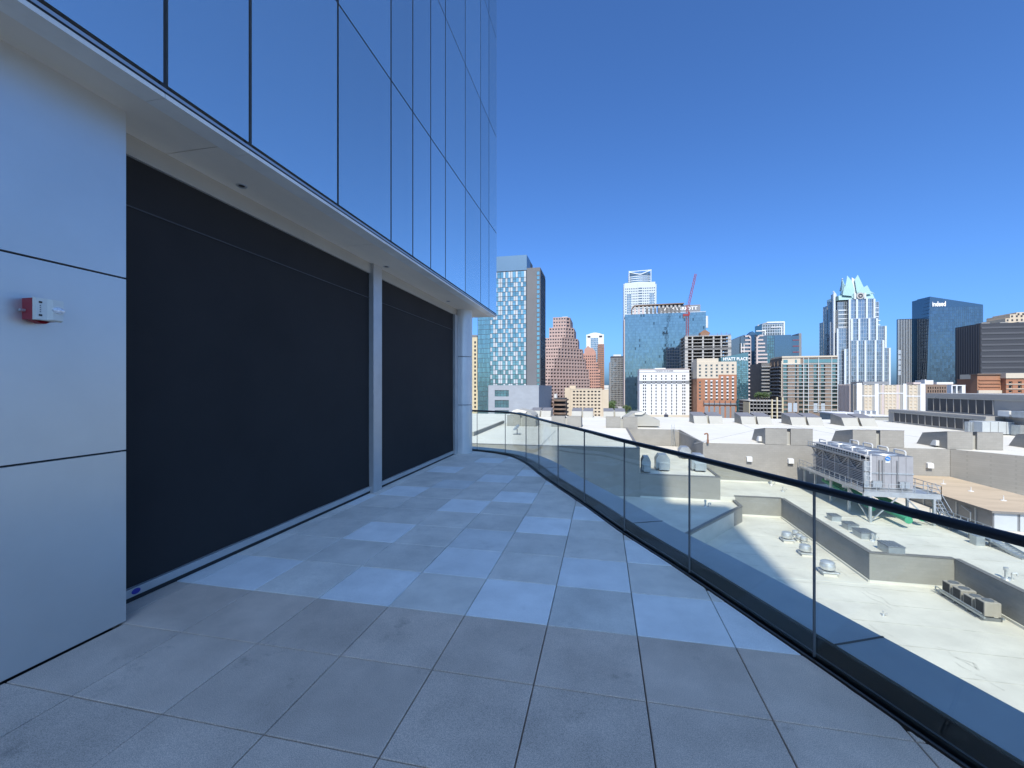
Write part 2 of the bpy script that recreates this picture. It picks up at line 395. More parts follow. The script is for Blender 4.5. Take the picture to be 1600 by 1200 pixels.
# ================================================================== TERRACE (setting)
RAILP = [(-5.6, 11.0), (-4.6, 10.98), (-3.4, 10.72), (-2.35, 10.2), (-1.7, 9.3), (-1.13, 8.0), (-.73, 7.15), (-.21, 6.07), (.25, 5.05), (.72, 4.13), (1.28, 2.94), (1.5, 2.45), (1.7, 2.0), (2.02, 1.2), (2.3, .2), (2.48, -.9), (2.6, -2.2), (2.66, -3.6)]
def catmull(P, n=12):
    out = []
    for i in range(1, len(P)-2):
        p0, p1, p2, p3 = (Vector(p) for p in P[i-1:i+3])
        for k in range(n):
            t = k/n
            out.append(.5*((2*p1)+(p2-p0)*t+(2*p0-5*p1+4*p2-p3)*t*t+(3*p1-p0-3*p2+p3)*t**3))
    out.append(Vector(P[-2])); return out
PATH = catmull(RAILP)
def pnorm(i):
    a, b = PATH[max(i-1, 0)], PATH[min(i+1, len(PATH)-1)]; t = (b-a).normalized(); return Vector((-t.y, t.x)) if False else Vector((t.y*-1, t.x))
# outward = to the right/far side of the walk from the far end to the near end
def outn(i):
    a, b = PATH[max(i-1, 0)], PATH[min(i+1, len(PATH)-1)]; t = (b-a).normalized()
    return Vector((-t.y, t.x)) if (-t.y*1+t.x*1) > 0 else Vector((t.y, -t.x))
OFF = lambda d: [PATH[i]+outn(i)*d for i in range(len(PATH))]
def strip(mb, d0, d1, z0, z1, mi=0):
    """solid band following the balustrade line between two offsets"""
    A, B = OFF(d0), OFF(d1)
    for i in range(len(PATH)-1):
        a0, a1, b0, b1 = A[i], A[i+1], B[i], B[i+1]
        v = [(p.x, p.y, z) for z in (z0, z1) for p in (a0, a1, b1, b0)]
        mb.mesh(v, [(4, 5, 6, 7), (3, 2, 1, 0), (0, 1, 5, 4), (2, 3, 7, 6)], mi)
    for i in (0, len(PATH)-1):
        a, b = A[i], B[i]; mb.poly([(a.x, a.y, z0), (b.x, b.y, z0), (b.x, b.y, z1), (a.x, a.y, z1)], mi)
    return mb
# slab
e = OFF(-.02)
sp = [(p.x, p.y) for p in e]+[(2.64, -9.0), (-3.9, -9.0), (-3.9, e[0].y)]
slab = MB().prism(sp, -.5, -.062).build('terrace_floor', 'slab', kind='structure'); tag(slab, 'hotel terrace floor of square concrete pavers')
# pavers
XM = sorted([(p.y, p.x) for p in OFF(-.045)])
def xmax(y):
    for (a, b), (c, d) in zip(XM, XM[1:]):
        if a <= y <= c: return b+(d-b)*(y-a)/(c-a+1e-9)
    return XM[0][1] if y < XM[0][0] else -9
T, X0, Y0, GP = .61, -.989, 2.354, .0065
LIGHT = {(0, -4), (0, -2), (0, 0), (0, 2), (0, 3), (1, -1), (1, 1), (2, -3), (2, -1), (2, 2), (3, 0), (4, -5), (4, -2), (4, 1), (5, -4), (5, -1), (6, -3), (7, -2), (7, 0), (8, -4), (8, -1), (10, -3), (11, -2), (12, -5), (0, -5)}
full = {}
for k in range(-5, 14):
    for j in range(-6, 6):
        x0, x1 = X0+j*T+GP/2, X0+(j+1)*T-GP/2; y0, y1 = Y0+T+k*T+GP/2, Y0+T+(k+1)*T-GP/2
        if y1 < 2.354: x0 = max(x0, -3.312)
        else: x0 = max(x0, -3.60)
        if x1-x0 < .03: continue
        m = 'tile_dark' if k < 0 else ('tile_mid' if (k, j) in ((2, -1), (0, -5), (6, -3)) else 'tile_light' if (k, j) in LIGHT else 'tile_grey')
        ys = [y0+(y1-y0)*i/40 for i in range(41)]
        xr = [min(x1, xmax(y)) for y in ys]
        if max(xr) <= x0+.02: continue
        dz = random.uniform(-.0012, .0012)
        if min(xr) >= x1-1e-6:
            key = (m, round(x1-x0, 3))
            if key not in full:
                full[key] = meshdata(MB().chamf(-(x1-x0)/2, (x1-x0)/2, -(y1-y0)/2, (y1-y0)/2, -.05, 0, .0035), m, 'paver')
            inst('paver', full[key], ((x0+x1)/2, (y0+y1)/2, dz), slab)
        else:
            R = [(a, b) for a, b in zip(xr, ys) if a > x0+.01]
            p = [(x0, R[0][1])]+R+[(x0, R[-1][1])]
            q = [p[0]]
            for a in p[1:]:
                if math.hypot(a[0]-q[-1][0], a[1]-q[-1][1]) > 1e-4: q.append(a)
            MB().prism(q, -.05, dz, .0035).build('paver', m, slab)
# ledge outside the glass: dark gutter, then sheet-metal coping and fascia
gut = strip(strip(strip(MB(), .030, .25, -.30, -.16), .25, .262, -.30, -.016), .012, .030, -.30, -.03).build('terrace_gutter', 'shoe', kind='structure'); tag(gut, 'dark gutter channel outside the glass balustrade')
led = strip(strip(MB(), .262, .66, -.03, .0), .64, .66, -1.3, -.03).build('terrace_ledge', 'ledge', kind='structure'); tag(led, 'blue grey sheet metal coping outside the glass balustrade')
A_, B_ = OFF(.262), OFF(.661)
for y_ in (8.6, 5.3, 3.0, 1.2):
    i = min(range(len(PATH)), key=lambda k: abs(PATH[k].y-y_)); a, b = A_[i], B_[i]
    MB().beam((a.x, a.y, .001), (b.x, b.y, .001), .012, .006).build('coping_joint', 'joint_dark', led)
# podium wall below the terrace
e2 = OFF(.60)
pod = MB().prism([(p.x, p.y) for p in e2]+[(3.2, -9), (-30, -9), (-30, e2[0].y)], -26, -.51)
# ================================================================== GLASS BALUSTRADE
bal = thing('glass_balustrade', 'curved frameless glass balustrade with a dark round handrail along the terrace edge', 'balustrade', (.72, 4.13, 0))
def near_i(px, py):
    x, y = FL(px, py); return min(range(len(PATH)), key=lambda i: (PATH[i].x-x)**2+(PATH[i].y-y)**2)
def near_px(px):
    def pj(p):
        Xc, Zc = p.x*ct+p.y*st, -p.x*st+p.y*ct; return 800+F*Xc/Zc if Zc > .3 else 9e9
    return min(range(len(PATH)), key=lambda i: abs(pj(PATH[i])-px))
J = [0]+[near_px(p) for p in (746, 791, 821, 843, 873, 914, 976, 1077, 1272)]+[len(PATH)-34, len(PATH)-12, len(PATH)-1]
J = sorted(set(J))
Gi, Go = OFF(-.008), OFF(.008)
for a, b in zip(J, J[1:]):
    m = MB(); A = list(range(a, b+1))
    def pt(L, i):
        p = L[i].copy()
        if i == a: p += (L[a+1]-L[a]).normalized()*.006
        if i == b: p -= (L[b]-L[b-1]).normalized()*.006
        return p
    for s_, L in ((1, Gi), (-1, Go)):
        for i, k in zip(A, A[1:]):
            p, q = pt(L, i), pt(L, k); f = [(p.x, p.y, .01), (q.x, q.y, .01), (q.x, q.y, 1.035), (p.x, p.y, 1.035)]
            m.poly(f if s_ > 0 else f[::-1])
    m.build('glass_panel', 'clear_glass', bal)
for i in J[1:-1]:
    p = PATH[i]; t = (PATH[i+1]-PATH[i-1]).normalized(); n_ = outn(i)
    q = [p+t*sx*.0027+n_*sy*.009 for sx, sy in ((-1, -1), (1, -1), (1, 1), (-1, 1))]
    MB().prism([(a.x, a.y) for a in q], .012, 1.034).build('joint_seal', 'seal', bal)
m = MB()
pr = [(.026*math.cos(2*math.pi*k/12), 1.055+.024*math.sin(2*math.pi*k/12)) for k in range(12)]
for i in range(len(PATH)-1):
    for k in range(12):
        q = []
        for ii, kk in ((i, k), (i, (k+1) % 12), (i+1, (k+1) % 12), (i+1, k)):
            d, z = pr[kk]; p = PATH[ii]+outn(ii)*d; q.append((p.x, p.y, z))
        m.poly(q)
bmx = m
o = m.build('handrail', 'rail', bal)
bm = bmesh.new(); bm.from_mesh(o.data); bmesh.ops.remove_doubles(bm, verts=bm.verts, dist=1e-4); bm.to_mesh(o.data); bm.free()
o.data.polygons.foreach_set('use_smooth', [True]*len(o.data.polygons))
strip(MB(), -.034, -.022, -.04, .008).build('shoe_trim', 'bronze', bal)
strip(strip(MB(), -.021, -.010, -.05, .004), .010, .022, -.05, .03).build('base_shoe', 'shoe', bal)
# ================================================================== HOTEL BUILDING
XW, XS, XF, ZS = -3.32, -3.59, -2.893, 3.64
hot = thing('hotel_building', 'hotel wing with blue reflective glass curtain wall over a grey panelled terrace wall', 'building', (-3.32, 2.37, 0))
mat('header', (.42, .40, .36), .8, var=.06)
# panelled wall, three cladding panels with shadow joints
MB().box(-4.2, XW-.02, -9, 2.35, 0, ZS).build('wall_backing', 'joint_dark', hot)
for z0, z1 in ((.012, 1.219), (1.232, 2.443), (2.456, ZS)):
    MB().box(XW-.04, XW, -9, 2.37, z0, z1).build('wall_panel', 'panel_metal', hot)
    MB().box(-3.62, XW-.04, 2.34, 2.37, z0, z1).build('return_panel', 'panel_metal', hot)
# bay: sill, header, posts, column
MB().box(-4.3, XS-.06, 2.37, 10.6, 0, ZS).build('bay_backing', 'joint_dark', hot)
MB().box(XS-.06, XS, 2.37, 10.2, 3.48, ZS).build('header', 'header', hot)
for y0, y1, d in ((6.08, 6.34, .05), (9.93, 10.14, .03)):
    MB().chamf(XS-.08, XS+d, y0, y1, 0, 3.48 if d < .04 else ZS-.003, .003).build('post', 'alu_grey', hot)
col = thing_col = MB()
ccx, ccy, cr = -3.50, 10.36, .235
for z0, z1 in ((0, 1.22), (1.235, 2.44), (2.455, ZS-.004)):
    MB().cyl((ccx, ccy, z0), (ccx, ccy, z1), cr, 40).build('column_panel', 'column_metal', hot, smooth=True)
MB().cyl((ccx, ccy, 0), (ccx, ccy, ZS), cr-.02, 24).build('column_core', 'joint_dark', hot)
MB().box(ccx-.8, ccx, ccy-.2, ccy+.2, 0, ZS-.003).build('column_return', 'column_metal', hot)
# soffit panels with open joints
seams = [-9, -6.73, -4.33, -1.93, .47, 2.87, 5.27, 7.67, 10.07, 11.44]
for a, b in zip(seams, seams[1:]):
    MB().box(-4.6, -3.07, a+.003, b-.003, ZS, ZS+.03).build('soffit_panel', 'soffit', hot)
MB().box(-12, XF-.03, -9, 11.44, ZS+.032, ZS+.10).build('soffit_backing', 'joint_dark', hot)
MY = [-3.0, -1.2, -.5, .2, 1.1] + [YX(p, XF) for p in (259, 391, 528, 611, 645, 673, 696, 727, 751, 764, 776)]
MY[4] = MY[5]-1.2; MY[3] = MY[4]-.7; MY[2] = MY[3]-.7; MY[1] = MY[2]-.7; MY[0] = MY[1]-1.2
MY = [-9.0, MY[0]-2.4, MY[0]-1.2]+MY
YE = MY[-1]
for a, b in zip(MY, MY[1:]):
    if b-a > .01: MB().box(-3.064, XF-.005, a+.002, b-.002, ZS-.004, ZS+.026).build('soffit_edge_panel', 'soffit_edge', hot)
# glass skin
ZL = [3.715, 5.976, 8.656, 11.416, 14.13, 16.85]
MB().box(-12, XF-.045, -9, YE-.02, ZS+.11, 17.0).build('facade_backing', 'joint_dark', hot)
MB().box(XF-.05, XF-.003, -9, YE, ZS+.0265, ZS+.038).build('sill_gasket', 'black', hot)
MB().box(XF-.05, XF, -9, YE, ZS+.0385, ZS+.060).build('sill_channel', 'alu', hot)
for a, b in zip(MY, MY[1:]):
    for z0, z1 in zip(ZL, ZL[1:]):
        g = .017
        MB().chamf(XF-.03, XF, a+g, b-g, z0+(g*.7), z1-g*.7, .0).build('glass_pane', 'tower_glass', hot)
for y in MY[1:]:
    MB().box(XF-.044, XF-.018, y-.021, y+.021, 3.69, 17).build('mullion', 'joint_dark', hot)
for z in ZL[1:]:
    MB().box(XF-.044, XF-.022, -9, YE, z-.016, z+.016).build('transom', 'joint_dark', hot)
# return facade at the far end and body of the wing
g = MB(); fr = MB(); u, n = Vector((-1, 0, 0)), Vector((0, 1, 0))
for i in range(6):
    for z0, z1 in zip(ZL, ZL[1:]):
        MB().box(XF-.02-(i+1)*1.5+.01, XF-.02-i*1.5-.01, YE-.03, YE, z0+.008, z1-.008).build('glass_pane', 'tower_glass', hot)
MB().box(XF-.06, XF-.006, YE-.004, YE+.012, 3.66, 17).build('corner_trim', 'alu_grey', hot)
# tower of the hotel rising behind the terrace (it throws the shade)
tw = MB(); tf = MB(); TX0, TX1, TY, TZ = -17., 8.3, -60., 116.5
tw.box(TX0, TX1, -90, TY, -26, TZ).box(-15.6, -.1, -86, TY-.01, TZ+.01, 128.3)
for k in range(33):
    z = 3.6+k*3.45; tf.box(TX0-.1, TX1+.1, -90.1, TY+.08, z, z+.35)
tw.build('tower_glass_wall', 'tower_glass', hot); tf.build('tower_floor_band', 'alu_grey', hot)
pod.build('podium', 'hotel_grey', hot)
# downlights
for y in (3.48, 6.3, 9.13):
    c = (-3.44, y, ZS)
    dl = MB().lathe(c, [(.028, -.001), (.045, -.006), (.05, -.002), (.05, .0)], 20).build('downlight', 'alu', hot, smooth=True)
    MB().cyl((c[0], c[1], ZS-.0015), (c[0], c[1], ZS-.0005), .028, 16).build('lamp_recess', 'black', dl)
# roller screens
def screen(y0, y1, label):
    t = thing('roller_screen', label, 'roller screen', (XS, (y0+y1)/2, 0), 'roller screens closing the terrace bays')
    m = MB(); ny, nz = 26, 14
    def px_(y, z):
        e = min((y-y0), (y1-y))/(y1-y0); low = max(0, 1-(z-.1)/.9)
        return XS-.03+.006*math.sin(y*5+z*2)*low+.012*low*math.exp(-e*14)*math.sin(z*28+y*3)
    V = [(px_(y0+(y1-y0)*i/ny, .1+3.38*(k/nz)), y0+(y1-y0)*i/ny, .1+3.38*(k/nz)**1.3) for k in range(nz+1) for i in range(ny+1)]
    m.mesh(V, [(k*(ny+1)+i, k*(ny+1)+i+1, (k+1)*(ny+1)+i+1, (k+1)*(ny+1)+i) for k in range(nz) for i in range(ny)])
    m.build('fabric', 'fabric', t, smooth=True)
    MB().box(XS-.03, XS-.018, y0, y1, 3.088, 3.096).build('hem_seam', 'fabric_seam', t)
    b = MB().chamf(XS-.05, XS+.005, y0+.004, y1-.004, .04, .105, .006).build('bottom_bar', 'alu_grey', t)
    MB().box(XS-.05, XS-.01, y0, y1, .0, .034).build('sill_gap', 'black', t)
    return t, b
t1, b1 = screen(2.371, 6.08, 'wide closed black roller screen beside the grey panelled wall')
t2, b2 = screen(6.34, 9.93, 'closed black roller screen between the slim grey post and the round column')
def badge(bar, y, r):
    m = MB(); m.extr([(XS+.0055, y+1.5*r*math.cos(a), .074+r*math.sin(a)) for a in [2*math.pi*k/20 for k in range(20)]], (.002, 0, 0))
    m.build('badge', 'badge', bar)
badge(b1, 2.63, .022); badge(b2, 6.40, .016)
# ================================================================== FIRE ALARM STROBE
fy, fz = 1.88, 2.135
fa = thing('fire_alarm_strobe', 'red fire alarm strobe with white front plate mounted on the grey wall', 'fire alarm', (XW, fy, fz))
MB().extr([(XW, fy-.062, fz-.062), (XW, fy+.062, fz-.062), (XW, fy+.062, fz+.062), (XW, fy-.062, fz+.062)], (.088, 0, 0)).build('back_box', 'red_plastic', fa)
fp = MB(); q = [(-.066, -.066), (.066, -.066), (.066, .066), (-.066, .066)]
x0, x1 = XW+.089, XW+.111
vs = [(x0, fy+a, fz+b) for a, b in q]+[(x1, fy+a*.95, fz+b*.95) for a, b in q]
fp.mesh(vs, [(0, 1, 5, 4), (1, 2, 6, 5), (2, 3, 7, 6), (3, 0, 4, 7), (4, 5, 6, 7)]); fpo = fp.build('front_plate', 'white_plastic', fa)
# raised strobe half of the plate
MB().prism([(x1, fy-.012), (x1, fy+.06), (x1+.016, fy+.056), (x1+.018, fy+.004)], fz-.060, fz+.060).build('strobe_housing', 'white_plastic', fa)
ln = MB(); n_ = 12
rows = [[(x1+.016+.014*math.cos(math.pi*(j/6-.5)), fy+.03+.026*math.sin(2*math.pi*k/n_)*math.cos(math.pi*(j/6-.5)*0+0), fz) for k in range(n_)] for j in range(1)]
L = [(.030, .020, .0), (.027, .018, .008), (.018, .012, .013), (.002, .002, .015)]; vs = []; fs = []
for a, b, d in L:
    for k in range(14): vs.append((x1+.0175+d, fy+.03+a*math.cos(2*math.pi*k/14), fz+b*math.sin(2*math.pi*k/14)))
for r_ in range(3):
    for k in range(14): fs.append((r_*14+k, r_*14+(k+1) % 14, (r_+1)*14+(k+1) % 14, (r_+1)*14+k))
ln.mesh(vs, fs).build('strobe_lens', 'lens', fa, smooth=True)
for dz in (.038, -.038): MB().box(x1, x1+.003, fy-.05, fy-.036, fz+dz-.005, fz+dz+.005).build('sounder_slot', 'black', fa)
for dz in (.018, .006, -.006, -.018): MB().box(x1, x1+.002, fy-.046, fy-.041, fz+dz-.003, fz+dz+.003).build('sounder_slot', 'grey_band', fa)
MB().cyl((XW+.022, fy-.062, fz-.01), (XW+.022, fy-.085, fz-.01), .008, 10).build('conduit_stub', 'alu_grey', fa)
MB().extr([(XW+.01, fy-.05, fz-.062), (XW+.01, fy+.04, fz-.062), (XW+.03, fy+.0, fz-.082), (XW+.03, fy-.02, fz-.082)], (.05, 0, 0)).build('lower_lug', 'red_plastic', fa)
# ================================================================== CONVENTION HALL (roofs below the terrace)
ZMID, ZLOW, ZLO2, ZB2, ZB1, ZUP = HC-15.3, HC-17.8, HC-16.0, HC-12.7, HC-9.0, HC-9.15
ZG = -26.0
hall = thing('convention_hall', 'sprawling convention hall with stepped white membrane roofs and grey block walls', 'building', (16, 64, ZG))
def roofsheet(name, poly, z, m='roof_white', th=.3, label=None):
    return MB().prism(poly, z-th, z).build(name, m, hall, label=label)
low = roofsheet('lower_roof', [(-25, 12.5), (30.4, 12.5), (30.4, 44.6), (23.9, 44.6), (23.9, 64), (-25, 64)], ZLOW)
lo2 = MB().prism([(-25, 44), (6, 44), (18.1, 61.0), (18.1, 64), (-25, 64)], ZLOW+.01, ZLO2).build('middle_low_roof', 'roof_white', hall)
mid = roofsheet('middle_roof', [(18.1, 64.02), (23.92, 64.02), (23.92, 44.62), (30.42, 44.62), (30.42, 12.5), (80, 12.5), (80, 74.6), (16.2, 74.6), (16.2, 64.02)], ZMID, th=2.2)
# parapets of the middle roof: block wall with coping
def wall(name, pts, z0, z1, th=.35, m='block_wall', cop=True, inward=1):
    b = MB(); c = MB()
    for ii, ((xa, ya), (xb, yb)) in enumerate(zip(pts, pts[1:])):
        d = Vector((xb-xa, yb-ya)).normalized(); nn = Vector((-d.y, d.x))*th*inward
        xa += d.x*.008*ii; ya += d.y*.008*ii; xb -= d.x*.008; yb -= d.y*.008
        b.prism([(xa, ya), (xb, yb), (xb+nn.x, yb+nn.y), (xa+nn.x, ya+nn.y)] if inward > 0 else [(xa+nn.x, ya+nn.y), (xb+nn.x, yb+nn.y), (xb, yb), (xa, ya)], z0, z1)
        e = nn.normalized()*.05; ex = d*.05
        q = [(xa-e.x-ex.x, ya-e.y-ex.y), (xb-e.x+ex.x, yb-e.y+ex.y), (xb+nn.x+e.x+ex.x, yb+nn.y+e.y+ex.y), (xa+nn.x+e.x-ex.x, ya+nn.y+e.y-ex.y)]
        c.prism(q if inward > 0 else q[::-1], z1+.004, z1+.07+.004*ii)
    o = b.build(name, m, hall)
    if cop: c.build('coping', 'coping', o)
    return o
wall('parapet_wall', [(18.1, 63.98), (23.88, 63.98), (23.88, 44.58), (30.38, 44.58), (30.38, 12.5)], ZLOW, ZMID+.12)
# white flashing at the foot of the walls
fl = MB()
for a, b in (((18.1, 63.9), (23.8, 63.9)), ((23.8, 63.9), (23.8, 44.5)), ((23.8, 44.5), (30.3, 44.5)), ((30.3, 44.5), (30.3, 12.5))):
    fl.beam((a[0], a[1], ZLOW+.1), (b[0], b[1], ZLOW+.1), .12, .22)
fl.beam((5.4, 63.9, ZLO2+.1), (16.2, 63.9, ZLO2+.1), .12, .25); fl.beam((16.3, 74.5, ZMID+.1), (45, 74.5, ZMID+.1), .12, .25)
fl.build('flashing', 'roof_cream', hall)
# slanting low parapet between the two lower roofs
wall('slanting_parapet', [(6, 44.0), (15.2, 57.0), (18.1, 60.9), (18.1, 63.95)], ZLOW+.01, ZLO2+.25, th=.3)
# taller blocks
blk1 = MB(); blk1.prism([(-40, 64), (5.36, 64), (5.36, 96.5), (-40, 96.5)], ZLOW, ZB1-.25)
b1o = blk1.build('west_block_wall', 'block_wall', hall)
roofsheet('west_block_roof', [(-39.7, 64.3), (5.06, 64.3), (5.06, 96.2), (-39.7, 96.2)], ZB1-.05, 'roof_cream', .19)
wall('west_block_parapet', [(-40, 64.0), (5.36, 64.0), (5.36, 96.4)], ZB1-.24, ZB1+.05, th=.28)
blk2 = MB().prism([(5.38, 64.01), (16.2, 64.01), (16.2, 96.5), (5.38, 96.5)], ZLOW, ZB2-.2).build('duct_block_wall', 'block_wall', hall)
roofsheet('duct_block_roof', [(5.42, 64.3), (15.9, 64.3), (15.9, 96.3), (5.42, 96.3)], ZB2-.04, 'roof_white', .15)
wall('duct_block_parapet', [(5.4, 64.01), (16.2, 64.01), (16.2, 74.5)], ZB2-.19, ZB2+.06, th=.28)
# upper hall: wall with monitors along its near edge, roof behind
MB().prism([(-24, 96.5), (16.2, 96.5), (16.2, 74.5), (95, 74.5), (95, 136), (-24, 136)], ZG, ZUP-.02).build('upper_hall_wall', 'block_wall', hall)
roofsheet('upper_roof', [(-23.7, 96.7), (16.4, 96.7), (16.4, 74.7), (94.7, 74.7), (94.7, 135.5), (-23.7, 135.5)], ZUP+.02, 'roof_cream', .035)
MB().prism([(-60, 96.6), (-24.1, 96.6), (-24.1, 150), (-60, 150)], ZG, ZUP-.6).build('west_annex_wall', 'block_wall', hall)
roofsheet('west_annex_roof', [(-59.9, 96.8), (-24.2, 96.8), (-24.2, 149.5), (-59.9, 149.5)], ZUP-.55, 'roof_cream', .04)
# low upstand across the west roof
for A_, B_ in (((739, 681), (768, 669)), ((768, 669), (787, 661))):
    a, b = FL(*A_, ZB1), FL(*B_, ZB1); MB().beam((a[0], a[1], ZB1+.3), (b[0], b[1], ZB1+.3), .35, .7).build('upstand', 'block_wall', hall)
def monitor(xa, xb, yv, sgn, z, mesh={}):
    """sawtooth roof monitor: vertical face at yv, sloping away in direction sgn"""
    key = (round(xb-xa, 2), sgn)
    if key not in mesh:
        h = (xb-xa)/2; P = [(0, 0), (0, 2.55), (5.0, 1.85), (6.3, 0)]
        pts = [(y*sgn, zz) for y, zz in P]
        b = MB(); L = [(-h, y, zz) for y, zz in pts]; R = [(h, y, zz) for y, zz in pts]
        b.poly(L if sgn < 0 else L[::-1], 0); b.poly(R[::-1] if sgn < 0 else R, 0)
        for i in range(3):
            q = [L[i], R[i], R[i+1], L[i+1]]; b.poly(q if sgn > 0 else q[::-1], 1 if i == 2 else 0)
        t = MB(); o_ = .05   # roof sheet, slightly proud with overhang
        q = [(-h-.05, pts[1][0], pts[1][1]+.02), (h+.05, pts[1][0], pts[1][1]+.02), (h+.05, pts[2][0], pts[2][1]+.02), (-h-.05, pts[2][0], pts[2][1]+.02)]
        t.extr(q if sgn < 0 else q[::-1], (0, 0, .05))
        mesh[key] = (meshdata(b, ['block_wall', 'monitor_face'], 'roof_monitor'), meshdata(t, 'monitor_top', 'roof_sheet'))
    a, b = mesh[key]; loc = ((xa+xb)/2, yv, z)
    o = inst('roof_monitor', a, loc, hall); inst('roof_sheet', b, loc, o); return o
def pair(x, yv, sgn, w_=3.1, gap=.55, z=ZUP+.02):
    monitor(x, x+w_, yv, sgn, z); monitor(x+w_+gap, x+2*w_+gap, yv, sgn, z)
    y0, y1 = sorted((yv+sgn*.35, yv+sgn*4.6))
    MB().box(x+w_+.002, x+w_+gap-.002, y0, y1, z, z+2.0).build('monitor_link', 'monitor_face', hall)
for x in (25.5, 37.7, 49.9, 62.1): pair(x, 74.51, 1)
for x in (.84, -11.4, -21.8): pair(x, 96.51, 1)
for x in (22.6, 33.6, 44.6, 55.6): pair(x, 119.5, -1)
for px in (828, 893, 943): pair(X(px, 128), 134.5, -1, 2.9, .5)
# hipped gray roof hood and pale vault behind the west wall
def hood(pxs, pys, Y, dep, m, name):
    b = MB(); pts = [(X(p, Y), Y, ZZ(p, q, Y)) for p, q in zip(pxs, pys)]
    b.extr(pts, (0, dep, 0)); return b.build(name, m, hall)
hood([975, 981, 990, 1006, 1016, 1024, 1031, 1031, 975], [655, 651, 645.5, 645, 650, 655, 657, 666, 666], 100, 9, 'monitor_face', 'roof_hood')
hood([992, 1000, 1008, 1003, 992], [645.2, 644, 644.6, 648, 648], 99.6, .3, 'roof_cream', 'hood_flashing')
hood([797, 803, 808, 815, 823, 829, 833, 833, 797], [645, 641.5, 640, 641.5, 643, 646, 650, 672, 672], 98.5, 8, 'monitor_face', 'roof_hood')
hood([799, 803, 808, 815, 823, 821, 812, 803], [643, 640.6, 639.3, 640.8, 642.3, 646, 644, 645], 98.2, .25, 'roof_cream', 'hood_flashing')
# roof membrane seams
def seam(A_, B_, z, wd=.10, m='seam', par=None):
    a, b = FL(*A_, z), FL(*B_, z); return MB().beam((a[0], a[1], z+.012), (b[0], b[1], z+.012), wd, .02).build('membrane_seam', m, par or hall)
for A_, B_, z in (((840, 701), (868, 673), ZB1), ((1160, 663.5), (1182, 672), ZUP+.02), ((1225, 664), (1310, 679), ZUP+.02),
                  ((1340, 668.5), (1442, 684), ZUP+.02), ((1290, 668), (1365, 682), ZUP+.02), ((1052, 671), (1100, 691), ZUP+.02), ((1085, 693), (1180, 672), ZUP+.02)):
    seam(A_, B_, z)
for A_, B_, z in (((742, 685), (985, 690), ZB1-.04), ((1180, 900), (1395, 915), ZLOW), ((1268, 807), (1440, 812), ZMID), ((1040, 722), (1060, 723), ZB2)):
    seam(A_, B_, z, .22, 'roof_cream')
mat('lap_seam', (.50, .47, .40), .8, var=.25, scale=1.2)
for k in range(11):
    y = 31+k*3.05; xe = 30.2 if y < 44.4 else 23.7
    if y < 63: MB().box(7+max(0, y-42)*.75, xe, y, y+.09, ZLOW+.002, ZLOW+.009).build('membrane_seam', 'lap_seam', hall)
for k in range(13):
    y = 33+k*3.05; xs_ = 31.0 if y < 45 else 24.6
    MB().box(xs_, 60 if y < 54 else 40.4, y, y+.09, ZMID+.002, ZMID+.009).build('membrane_seam', 'lap_seam', hall)
# dirt runs and ponding marks with shapes of their own
def stain(pts, z, wd, par=hall):
    b = MB(); P_ = [FL(p, q, z) for p, q in pts]
    for (xa, ya), (xb, yb) in zip(P_, P_[1:]):
        d = Vector((xb-xa, yb-ya)).normalized(); nn = Vector((-d.y, d.x))*wd*random.uniform(.4, 1)/2
        b.poly([(xa-nn.x, ya-nn.y, z+.005), (xb-nn.x, yb-nn.y, z+.005), (xb+nn.x, yb+nn.y, z+.005), (xa+nn.x, ya+nn.y, z+.005)])
    return b.build('dirt_run', 'dirt', hall)
mat('dirt', (.52, .49, .42), .85, var=.2, scale=2)
for k in range(16):
    px, py = random.choice([(1300, 960), (1400, 980), (1480, 1020), (1350, 930), (1530, 1050), (1180, 860), (1250, 900), (1150, 840)]); px += random.uniform(-60, 60); py += random.uniform(-20, 25)
    if FL(px, py, ZLOW)[0] > 29.5: continue
    L = [(px, py)]
    for s_ in range(random.randint(2, 4)): L.append((L[-1][0]+random.uniform(6, 20), L[-1][1]+random.uniform(3, 11)))
    stain(L, ZLOW, .17)
for k in range(16):
    px, py = random.uniform(1250, 1560), random.uniform(790, 860)
    x, y = FL(px, py, ZMID)
    if x < 24.6 or (x < 31 and y < 45.3): continue
    L = [(px, py)]
    for s_ in range(3): L.append((L[-1][0]+random.uniform(6, 16), L[-1][1]+random.uniform(.5, 4)))
    stain(L, ZMID, .14)
# wall vents (white hooded boxes) on the grey block wall
for px, py in ((1170, 717), (1234.5, 720), (1451, 727), (1530, 730)):
    x, z = X(px, 74.5), ZZ(px, py, 74.5); v = MB()
    v.extr([(x-.38, 74.5, z+.4), (x-.38, 74.05, z+.32), (x-.38, 74.0, z-.36), (x-.38, 74.5, z-.4)], (.76, 0, 0)); v.build('wall_vent', 'white_paint', hall)
for px, py in ((1186, 690), (1466, 697)):                       # small hooded scuppers on the monitor flanks
    x, z = X(px+7, 76.3), ZZ(px, py, 76.3)
    MB().extr([(25.48 if px < 1300 else 49.88, 76.0, ZUP+.3), (25.48 if px < 1300 else 49.88, 77.2, ZUP+.3), (25.48 if px < 1300 else 49.88, 76.6, ZUP+1.1), (25.48 if px < 1300 else 49.88, 76.0, ZUP+1.1)], (-.45, 0, 0)).build('scupper_hood', 'white_paint', hall)
# ladder on the wall beside the jog
lx, ly = 14.9, 96.2
ld = MB()
for s_ in (-.25, .25): ld.beam((lx+s_, ly, ZB2), (lx+s_, ly, ZUP+1.1), .07)
for k in range(13): ld.beam((lx-.25, ly, ZB2+.35+k*.3), (lx+.25, ly, ZB2+.35+k*.3), .045)
ld.build('ladder', 'galv', hall)
